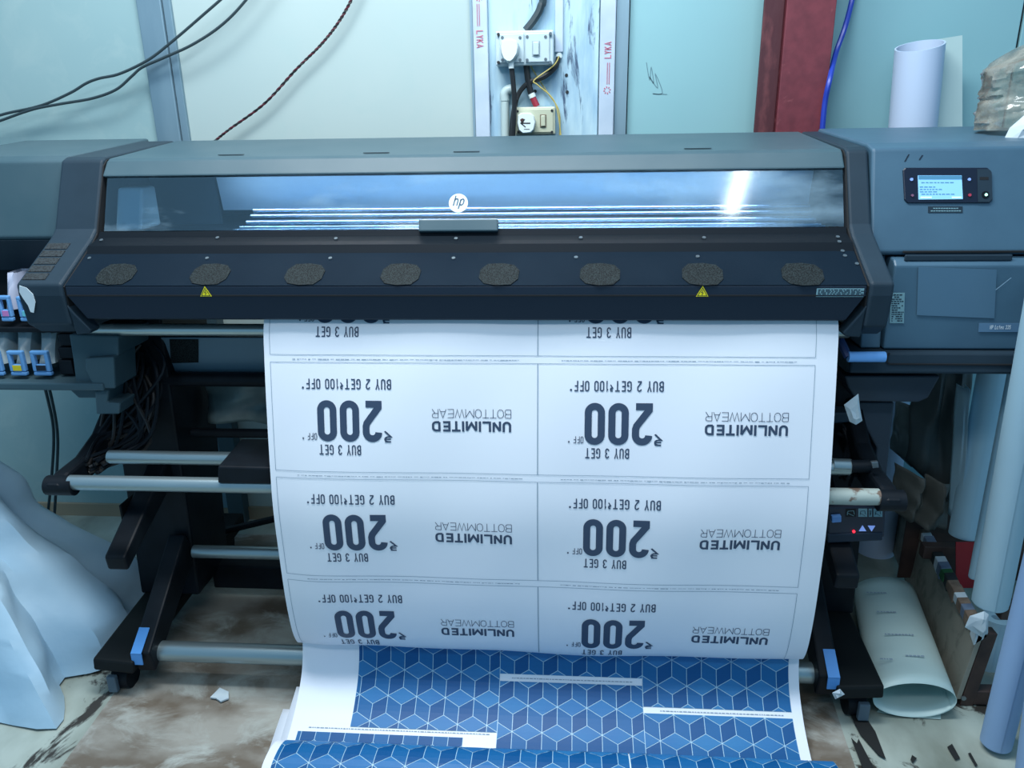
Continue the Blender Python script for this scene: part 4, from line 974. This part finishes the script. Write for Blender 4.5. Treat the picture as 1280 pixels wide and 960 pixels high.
def us2(px, py, s0=.15):
    u, s = .6, s0
    for _ in range(40):
        x, y = proj(sheet_at(u, s)); x1, y1 = proj(sheet_at(u+.001, s)); x2, y2 = proj(sheet_at(u, s+.001))
        a, b, c_, d = (x1-x)/.001, (x2-x)/.001, (y1-y)/.001, (y2-y)/.001; det = a*d-b*c_
        if abs(det) < 1e-3: break
        u += .6*(d*(px-x)-b*(py-y))/det; s += .6*(-c_*(px-x)+a*(py-y))/det; s = max(.0, min(.36, s))
    return u, s
u_l = us2(446, 860)[0]; u_m1 = us2(624.5, 860)[0]; u_m2 = us2(803, 860)[0]; u_r = us2(987, 870)[0]
s1a = us2(520, 912)[1]; s2a = us2(715, 845)[1]; s2b = us2(715, 854)[1]; s3a = us2(900, 887)[1]; s3b = us2(900, 895)[1]
print('sheet', u_l, u_m1, u_m2, u_r, s1a, s2a, s2b, s3a, s3b, SL2)
A_ = (u_m1-u_l)/5.0      # lattice spacing
def hexprint(u0, u1, s0, s1, ox, oy):
    """rhombille pattern clipped to a rectangle; one mesh per tone"""
    tones = [MB(), MB(), MB()]; h = A_/math.sqrt(3); inset = .0008
    base = MB()
    n_ = int((s1-s0)/.01)+1
    nu = int((u1-u0)/.03)+1
    for k in range(n_):
        a, b = s0+(s1-s0)*k/n_, s0+(s1-s0)*(k+1)/n_
        for l in range(nu):
            c_, d_ = u0+(u1-u0)*l/nu, u0+(u1-u0)*(l+1)/nu
            base.poly([MS(c_, a), MS(d_, a), MS(d_, b), MS(c_, b)])
    base.build('pattern_lines', m_blueline, bs)
    j0 = int((s0-oy)/(1.5*h))-2; j1 = int((s1-oy)/(1.5*h))+2
    for j in range(j0, j1):
        for i in range(-2, int((u1-u0)/A_)+3):
            cx = u0+ox+(i+.5*(j % 2))*A_; cy = oy+j*1.5*h
            V = [(cx+h*math.sin(k*math.pi/3), cy-h*math.cos(k*math.pi/3)) for k in range(6)]; cc = (cx, cy)
            for q, (ids) in enumerate(((0, 1, None, 5), (1, 2, 3, None), (5, None, 3, 4))):
                rh = [cc if k is None else V[k] for k in ids]
                mx_ = sum(p[0] for p in rh)/4; my_ = sum(p[1] for p in rh)/4
                sc = 1-inset/(h*.433)
                rh = [(mx_+(p[0]-mx_)*sc, my_+(p[1]-my_)*sc) for p in rh]
                rh = clip_rect(rh, u0+.0008, u1-.0008, s0+.0005, s1-.0005)
                if len(rh) >= 3: emit(tones[q], rh, MS2, .0125)
    for mb, mm_ in zip(tones, (m_blue1, m_blue2, m_blue3)):
        if mb.f: mb.build('hexagon_print', mm_, bs, kind='stuff')
hexprint(u_l, u_m1, .02, s1a, .01, 0)
hexprint(u_m1, u_m2, .02, s2a, .0, .01); hexprint(u_m1, u_m2, s2b, .335, .0, .012)
hexprint(u_m2, u_r, .02, s3a, .0, .015); hexprint(u_m2, u_r, s3b, .333, .0, .02)
hexprint(.02, .42, s1a+.015, .335, .01, .01)
hexprint(.02, .80, .335, SL2-.05, .01, .0); hexprint(.802, u_r+.05, .347, SL2-.05, .0, .005)
mb = MB()
for (a, b, s) in ((u_l-.1, u_m1-.02, s1a+.004), (u_m1+.03, u_m2-.03, (s2a+s2b)/2), (u_m2+.04, u_r-.02, (s3a+s3b)/2)):
    x = a
    while x < b: wd = random.uniform(.003, .009); emit(mb, [(x, s), (x+wd, s), (x+wd, s+.0018), (x, s+.0018)], MS2); x += wd+.002
mb.build('small_print', m_tiny, bs, kind='stuff')
# layers of sheet underneath at the sides
for k, (du, dy) in enumerate(((-.015, -.0), (-.035, .01))):
    rows = []
    for j in range(12):
        f = j/11; y = 1.60-.02-k*.05-f*.22; z = .0055+.055*(1-f)**2*(1-k*.5)+.006*math.sin(f*5+k)
        rows.append([(BX+du+BW*i/20*(1+.02*k)+.0, y, z-.004*k+.001) for i in range(21)])
    MB().grid(rows).build('under_layer', m_paper, bt, smooth=True, solid=.0008)
# ================================================================== WHITE CLOTH COVER (left)
cx, cy = -1.83, 1.79
rows = []
NJ, NA = 40, 96
for j in range(NJ+1):
    f = j/NJ; r_ = []
    z = .66*(1-f)**.95
    for i in range(NA):
        a = 2*math.pi*i/NA
        rad = .13+.40*f**.85
        fold = .012*math.sin(a*23+3*math.sin(a*3)+f*5)*f+(.03+.035*f)*math.sin(a*9+2*math.sin(a*2)+f*1.5)*f**.5+.035*noise.noise((math.cos(a)*2.2, math.sin(a)*2.2, f*3.2))+.02*noise.noise((math.cos(a)*6, math.sin(a)*6, f*8))
        rad += fold
        if f < .12: rad *= (f/.12)**.45 if f > 0 else 0
        cs_, sn_ = math.cos(a), math.sin(a); sq = 1-.35*(1-f)
        x = cx+rad*1.06*math.copysign(abs(cs_)**(.72/sq if sq else 1), cs_); y = cy-.03+rad*.80*math.copysign(abs(sn_)**(.72/sq), sn_)
        zz = z+.02*noise.noise((x*5, y*5, z*5)) if j < NJ else .004+.01*abs(noise.noise((x*8, y*8, 0)))
        y = min(y, WY-.06)
        r_.append((x, y, max(.003, zz)))
    rows.append(r_)
cl = MB().grid(rows, closed=True).build('draped_cover', m_cloth, smooth=True, weld=True)
tag(cl, 'big white plastic cover heaped on the floor left of the printer', 'cover')
# ================================================================== RIGHT SIDE
# rolled sheet lying on the floor
c0, c1 = P(1143, 876, Z=.055), P(1104, 740, Z=.055)
fr1, fr2 = P(1091, 876, Z=.055), P(1195, 876, Z=.055)
rx = (fr2.x-fr1.x)/2; rows = []
NB = 40
for j in range(13):
    f = j/12; c = c0.lerp(c1, f); r_ = []
    for i in range(NB+1):
        a = math.radians(-62+i*(400/NB)) if True else 0      # overlaps itself along the bottom
        k = 1-.03*(i/NB)
        x = c.x+rx*k*math.cos(a)*(1-.08*f); z = .056+.052*k*math.sin(a)
        r_.append((x, c.y+.0*f, max(.004, z)))
    r_.insert(0, (c.x+rx*.2, c.y, .0035)); r_.insert(0, (c.x-rx*.1, c.y-.0, .0035)) if False else None
    rows.append(r_)
rs = MB().grid(rows).build('rolled_sheet', m_greenp, smooth=True, solid=.0012)
flp = MB().slab([P(1096, 890, Z=.003), P(1140, 897, Z=.003), P(1176, 899, Z=.003), P(1176, 886, Z=.003), P(1110, 872, Z=.003)], (0, 0, .001))
t = thing('rolled_sheet', 'pale green-white sheet curled into an open tube on the floor right of the printer', 'rolled sheet', c0.lerp(c1, .5)-Vector((0, 0, .055)))
rs.name = 'tube_wrap'; rs.parent = t; rs.matrix_parent_inverse = Matrix.Translation(-t.location)
flp.build('loose_edge', m_greenp, t)
mb = MB()
for (x0, x1, y) in ((1083, 1106, 741), (1096, 1116, 765), (1106, 1142, 793), (1132, 1152, 820), (1100, 1112, 824)):
    c = P(x0, y, Z=.1095); d = P(x1, y, Z=.1095); x = c.x
    while x < d.x: wd = random.uniform(.004, .009); mb.poly([(x, c.y-.002, .1105), (x+wd, c.y-.002, .1105), (x+wd, c.y+.003, .1108), (x, c.y+.003, .1108)]); x += wd+.002
mb.build('small_print', m_line, t)
# rack: board + frame
bx0 = P(1193, 882, Z=0); bx1 = P(1112, 690, Z=0)
ztop = P(1222, 792, Y=bx0.y).z
tb_ = bx1.y
rk = thing('storage_rack', 'low brown steel rack with a grey board side beside the standing rolls', 'rack', ((bx0.x+.15), (bx0.y+bx1.y)/2, 0))
dx = bx1-bx0
A0 = Vector((bx0.x, bx0.y, .02)); A1 = Vector((bx1.x, bx1.y, .02)); B1 = Vector((bx1.x+.01, bx1.y, ztop)); B0 = Vector((bx0.x+.022, bx0.y, ztop))
MB().slab([A0, A1, B1, B0], (.012, 0, 0)).build('side_board', m_ply, rk, bevel=.001)
yr = bx0.y
px0, px1 = bx0.x+.013, bx0.x+.045
MB().hexa([(px0, yr, 0), (px1, yr, 0), (px1, yr+.03, 0), (px0, yr+.03, 0)], [(px0+.022, yr, ztop), (px1+.022, yr, ztop), (px1+.022, yr+.03, ztop), (px0+.022, yr+.03, ztop)]).build('front_post', m_brown, rk, bevel=.002)
MB().box(px1, px1+.42, yr, yr+.03, .005, .045).build('bottom_rail', m_brown, rk, bevel=.002)
zm = P(1240, 766, Y=yr).z
MB().box(px1+.02, px1+.45, yr, yr+.035, zm-.02, zm+.02).build('middle_rail', m_brown, rk, bevel=.002)
c = P(1204, 872, Y=yr-.001); MB().tube([c, c+Vector((0, -.004, 0))], .006, 10).build('bolt', m_screw, rk)
zs = P(1205, 690, Y=yr+.38).z
MB().box(px1, px1+.45, yr+.37, yr+.40, zs-.02, zs+.02).build('middle_rail', m_brown, rk, bevel=.002)
for y_ in (yr, yr+.37): MB().box(px1+.42, px1+.45, y_, y_+.03, 0, .30).build('rear_post', m_brown, rk, bevel=.002)
MB().box(px1, px1+.45, yr+.50, yr+.505, .05, .30).build('back_sheet', m_brown, rk)
MB().slab([P(x, y, Y=yr+.30) for x, y in ((1195, 678), (1218, 678), (1218, 735), (1195, 735))], (0, .003, 0)).build('red_panel', m_redp, rk)
# torn tape along the board's top edge
t = thing('torn_tape', 'torn tape and cardboard strips along the top edge of the grey board', 'tape', B0)
cols = [m_cork, m_tapeb, m_cork, m_crump, m_green, m_cork, m_tapeb, m_cork, m_cork, m_crump]
for k in range(26):
    f0, f1 = k/26, (k+1)/26+.008
    p, q = B0.lerp(B1, f0), B0.lerp(B1, f1)
    e = .004+.004*random.random(); dz = .002+.004*random.random()
    MB().hexa([p+Vector((-e, 0, -.012-dz*4)), p+Vector((e+.014, 0, -.01)), q+Vector((e+.014, 0, -.012)), q+Vector((-e, 0, -.02-dz))], [p+Vector((-.006, 0, dz)), p+Vector((.022, 0, dz)), q+Vector((.022, 0, dz+.002)), q+Vector((-.006, 0, dz))]).build('tape_strip', (m_crump, m_cork, m_cork, m_tapeb, m_cork, m_crump, m_cork, m_cork, m_hole, m_green, m_tapeb, m_crump, m_hole, m_cork, m_tapeb, m_tapeb, m_crump, m_cork, m_hole, m_cork, m_redd, m_cork, m_cork, m_hole, m_cork, m_cork)[k], t, bevel=.002)
def crumple(name, px, Y, depth, material, label, cat, parent=None, seed=1):
    random.seed(seed); pts = [P(x, y, Y=Y) for x, y in px]; c = sum(pts, Vector())/len(pts)
    mb = MB(); n = len(pts); i0 = 0
    mid = [p.lerp(c, .5)+Vector((0, -random.uniform(.2, 1)*depth, 0)) for p in pts]
    bk = [p.lerp(c, .4)+Vector((0, random.uniform(.3, 1)*depth, 0)) for p in pts]
    mb.v = [tuple(p) for p in pts+mid+bk]+[tuple(c+Vector((0, -depth*.6, 0))), tuple(c+Vector((0, depth*.7, 0)))]
    for k in range(n):
        l = (k+1) % n
        mb.f += [(k, l, n+l, n+k), (n+k, n+l, 3*n), (l, k, 2*n+k, 2*n+l), (2*n+l, 2*n+k, 3*n+1)]
    return tag(mb.build(name, material, parent), label, cat)
crumple('tape_scrap', [(1212, 770), (1230, 764), (1236, 768), (1235, 790), (1228, 797), (1206, 784)], yr-.012, .014, m_crump, 'crumpled white tape wrapped on the front corner of the rack', 'tape', seed=3)
# rolls
def roll(name, foot, head, r, material, label, hollow=True, cat='media roll', group=None):
    foot = Vector(foot); head = Vector(head); d = (head-foot).normalized(); u = d.orthogonal().normalized(); v = d.cross(u)
    rows = []
    for p, rr in ((foot, r*.35), (foot, r), (foot.lerp(head, .5), r), (head, r), (head, r*.35), (head-d*.05, r*.35)):
        rows.append([p+u*math.cos(k*math.pi/18)*rr+v*math.sin(k*math.pi/18)*rr for k in range(36)])
    t = thing(name, label, cat, foot, group)
    MB().grid(rows, closed=True).build('roll', material, t, smooth=True)
    # loose outer edge: a lap line running along the roll
    lap = [p+u*math.cos(a)*(r+.0012)+v*math.sin(a)*(r+.0012) for p in (foot, head) for a in (0,)]
    rows = [[q+u*math.cos(a)*(r+.002)+v*math.sin(a)*(r+.002) for a in [2.2+.1*k for k in range(16)]] for q in (foot+d*.004, head-d*.004)]
    MB().grid(rows).build('outer_wrap', material, t, smooth=True)
    return t
# A : behind, standing on the inner rail
roll('media_roll', P(1205, 668, Y=2.02), P(1252, 415, Y=2.04), .039, m_roll, 'pale blue roll standing rearmost, right of the grey board and above the red panel')
roll('media_roll', P(1238, 752, Y=1.70), P(1318, 330, Y=1.60), .040, m_roll, 'thick pale blue roll resting on the rack rail, covering the end of the printer')
roll('media_roll', P(1245, 928, Y=1.53), P(1372, 420, Y=1.47), .033, m_roll2, 'bluish roll standing on the floor in front of the rack')
roll('media_roll', P(1290, 985, Y=1.40), P(1345, 600, Y=1.40), .035, m_roll2, 'bluish roll at the lower right photo edge beside the front roll')
roll('media_roll', P(1226, 866, Y=1.83), P(1246, 772, Y=1.85), .036, m_roll, 'shaded pale roll standing inside the rack behind the front post')
roll('media_roll', P(1217, 722, Y=1.86), P(1268, 460, Y=1.86), .012, m_roll, 'thin pale roll squeezed between the two thicker standing rolls')
# grey drape / conical sheet behind
def drape(name, px_top, px_bot, Y, amp, material, label, cat, n=26, rows_=16, seed=0):
    a0, a1 = P(*px_top[0], Y=Y), P(*px_top[1], Y=Y); b0, b1 = P(*px_bot[0], Y=Y), P(*px_bot[1], Y=Y); rows = []
    for j in range(rows_+1):
        f = j/rows_; l = a0.lerp(b0, f); r_ = a1.lerp(b1, f)
        rows.append([l.lerp(r_, i/n)+Vector((0, amp*(math.sin(i*.55+f*2+seed)*.6+1.2*noise.noise((i*.22+seed, f*3, seed)))-.05*math.sin(math.pi*i/n), 0)) for i in range(n+1)])
    return tag(MB().grid(rows).build(name, material, smooth=True, solid=.001), label, cat)
drape('grey_sheet', ((1150, 455), (1215, 455)), ((1132, 575), (1200, 640)), 2.20, .02, m_greycloth, 'grey brown curved sheet standing behind the printer right of its stand', 'sheet', seed=1)
drape('plastic_drape', ((1118, 500), (1160, 500)), ((1112, 560), (1150, 590)), 2.28, .02, mat('shaded_plastic', (104, 116, 116), .35, rgb2=(70, 82, 84), scale=8, bump=.4, bscale=9), 'shiny crinkled grey plastic hanging behind the printer right leg', 'plastic sheet', seed=4)
drape('brown_cover', ((1120, 580), (1196, 600)), ((1118, 640), (1180, 660)), 2.15, .03, mat('dusty_cover', (96, 96, 90), .6, rgb2=(74, 76, 72), scale=8, bump=.4, bscale=8), 'dusty grey brown sheet bunched above the back of the board', 'sheet', seed=7)
drape('blue_sheet', ((1196, 480), (1206, 480)), ((1184, 640), (1192, 660)), 2.06, .006, m_roll, 'narrow bluish sheet edge left of the rearmost roll', 'sheet', seed=2)
# crumpled paper stuck on right leg
crumple('paper_scrap', [(1055, 506), (1073, 492), (1075, 510), (1078, 526), (1070, 531), (1062, 527)], 1.66, .008, m_crump, 'white crumpled paper scrap stuck on the right stand below the blue lever', 'paper scrap', seed=5)
crumple('paper_scrap', [(1040, 866), (1050, 861), (1056, 868), (1044, 874)], 1.57, .008, m_crump, 'small white paper scrap beside the right front wheel', 'paper scrap', seed=8)
def flat_scrap(name, px, z, material, label, cat, th=.002):
    return tag(MB().slab([P(x, y, Z=z) for x, y in px], (0, 0, th)).build(name, material), label, cat)
flat_scrap('paper_scrap', [(263, 873), (275, 861), (286, 866), (286, 874), (276, 878), (270, 874)], .008, m_crump, 'torn light paper scrap on the brown floor sheet left of the banner', 'paper scrap', .004)
flat_scrap('tag_card', [(162, 841), (170, 823), (176, 838)], .006, m_greentag, 'small green card on the floor beside the left front wheel', 'card')
flat_scrap('black_strip', [(1060, 888), (1076, 888), (1094, 915), (1107, 949), (1098, 944), (1075, 918)], .006, m_blkrag, 'black torn strip on the floor pointing away from the right wheel', 'strip')
flat_scrap('black_strip', [(1064, 923), (1071, 930), (1073, 924), (1092, 960), (1098, 975), (1084, 975)], .007, m_blkrag, 'black torn strip on the floor at the bottom photo edge', 'strip')
for k, px in enumerate(([(1184, 934), (1190, 930), (1200, 948), (1194, 950)], [(1140, 944), (1146, 948), (1141, 954), (1138, 950)], [(1210, 942), (1213, 941), (1222, 957), (1219, 958)])):
    flat_scrap('floor_debris', px, .005, m_blkrag, ['flat dark scrap on the floor nearest the front roll', 'tiny dark scrap on the stained floor right of the black strips', 'thin dark sliver on the floor beside the front roll foot'][k], 'debris', .001)
# ---- behind printer top right: roll with loose sheet
p0 = P(1158, 172, Y=2.42); p1 = P(1150, 57, Y=2.42)
t = thing('standing_roll', 'white paper roll standing behind the printer with a flat loose end', 'media roll', Vector((p0.x, 2.42, 0)))
foot = Vector((p0.x+.03, 2.42, .0)); head = p1; r_ = .063
d = (head-foot).normalized(); u = Vector((1, 0, 0)); v = d.cross(u).normalized()
def ring(p, rr, tilt=0): return [p+u*math.cos(k*math.pi/18)*rr+v*math.sin(k*math.pi/18)*rr for k in range(36)]
tl = Vector((0, 0, .012))
hd = [q+Vector((0, 0, .012*(q.x-head.x)/r_+.22*(q.y-head.y))) for q in ring(head, r_)]
hd2 = [q+Vector((0, 0, .012*(q.x-head.x)/r_+.22*(q.y-head.y))) for q in ring(head, r_*.93)]
MB().grid([ring(foot, r_), hd, hd2, ring(head-d*.3, r_*.9)], closed=True).build('roll', m_rollw, t, smooth=True)
MB().tube([head-d*.02, head-d*.4], r_*.5, 20).build('core', m_cork, t, smooth=True)
MB().slab([P(x, y, Y=2.46) for x, y in ((1172, 49), (1203, 44), (1203, 210), (1172, 210))], (0, .0015, 0)).build('loose_end', m_greenp, t)
# plastic bag on printer top right
rows = []; random.seed(4)
for j in range(31):
    f = j/30; r_ = []
    for i in range(49):
        a = 2*math.pi*i/48; rad = .125*(1 if f < .75 else math.sqrt(max(0, 1-((f-.75)/.25)**2))*.97+.03)
        nz = 1+.10*noise.noise((math.cos(a)*1.8, math.sin(a)*1.8, f*3))+.07*noise.noise((math.cos(a)*6, math.sin(a)*6, f*14))+.05*noise.noise((math.cos(a)*14, math.sin(a)*14, f*30))
        x = rad*nz*math.cos(a); hgt = .165+.62*(x+.12)*.5
        r_.append((1.085+x, 2.02+rad*nz*.8*math.sin(a), 1.367+hgt*f*(1+.03*noise.noise((a, f*9, 2)))))
    rows.append(r_)
pb = MB().grid([r_[:-1] for r_ in rows], closed=True).build('plastic_bag', m_plastic, smooth=True, weld=True)
tag(pb, 'crinkled clear plastic bag lying on the printer top at the right', 'plastic bag')
crumple('paper_bundle', [(1252, 180), (1262, 160), (1285, 140), (1310, 140), (1310, 186), (1270, 186)], 1.93, .03, m_crump, 'white folded paper beside the plastic bag on the printer', 'paper', seed=11)
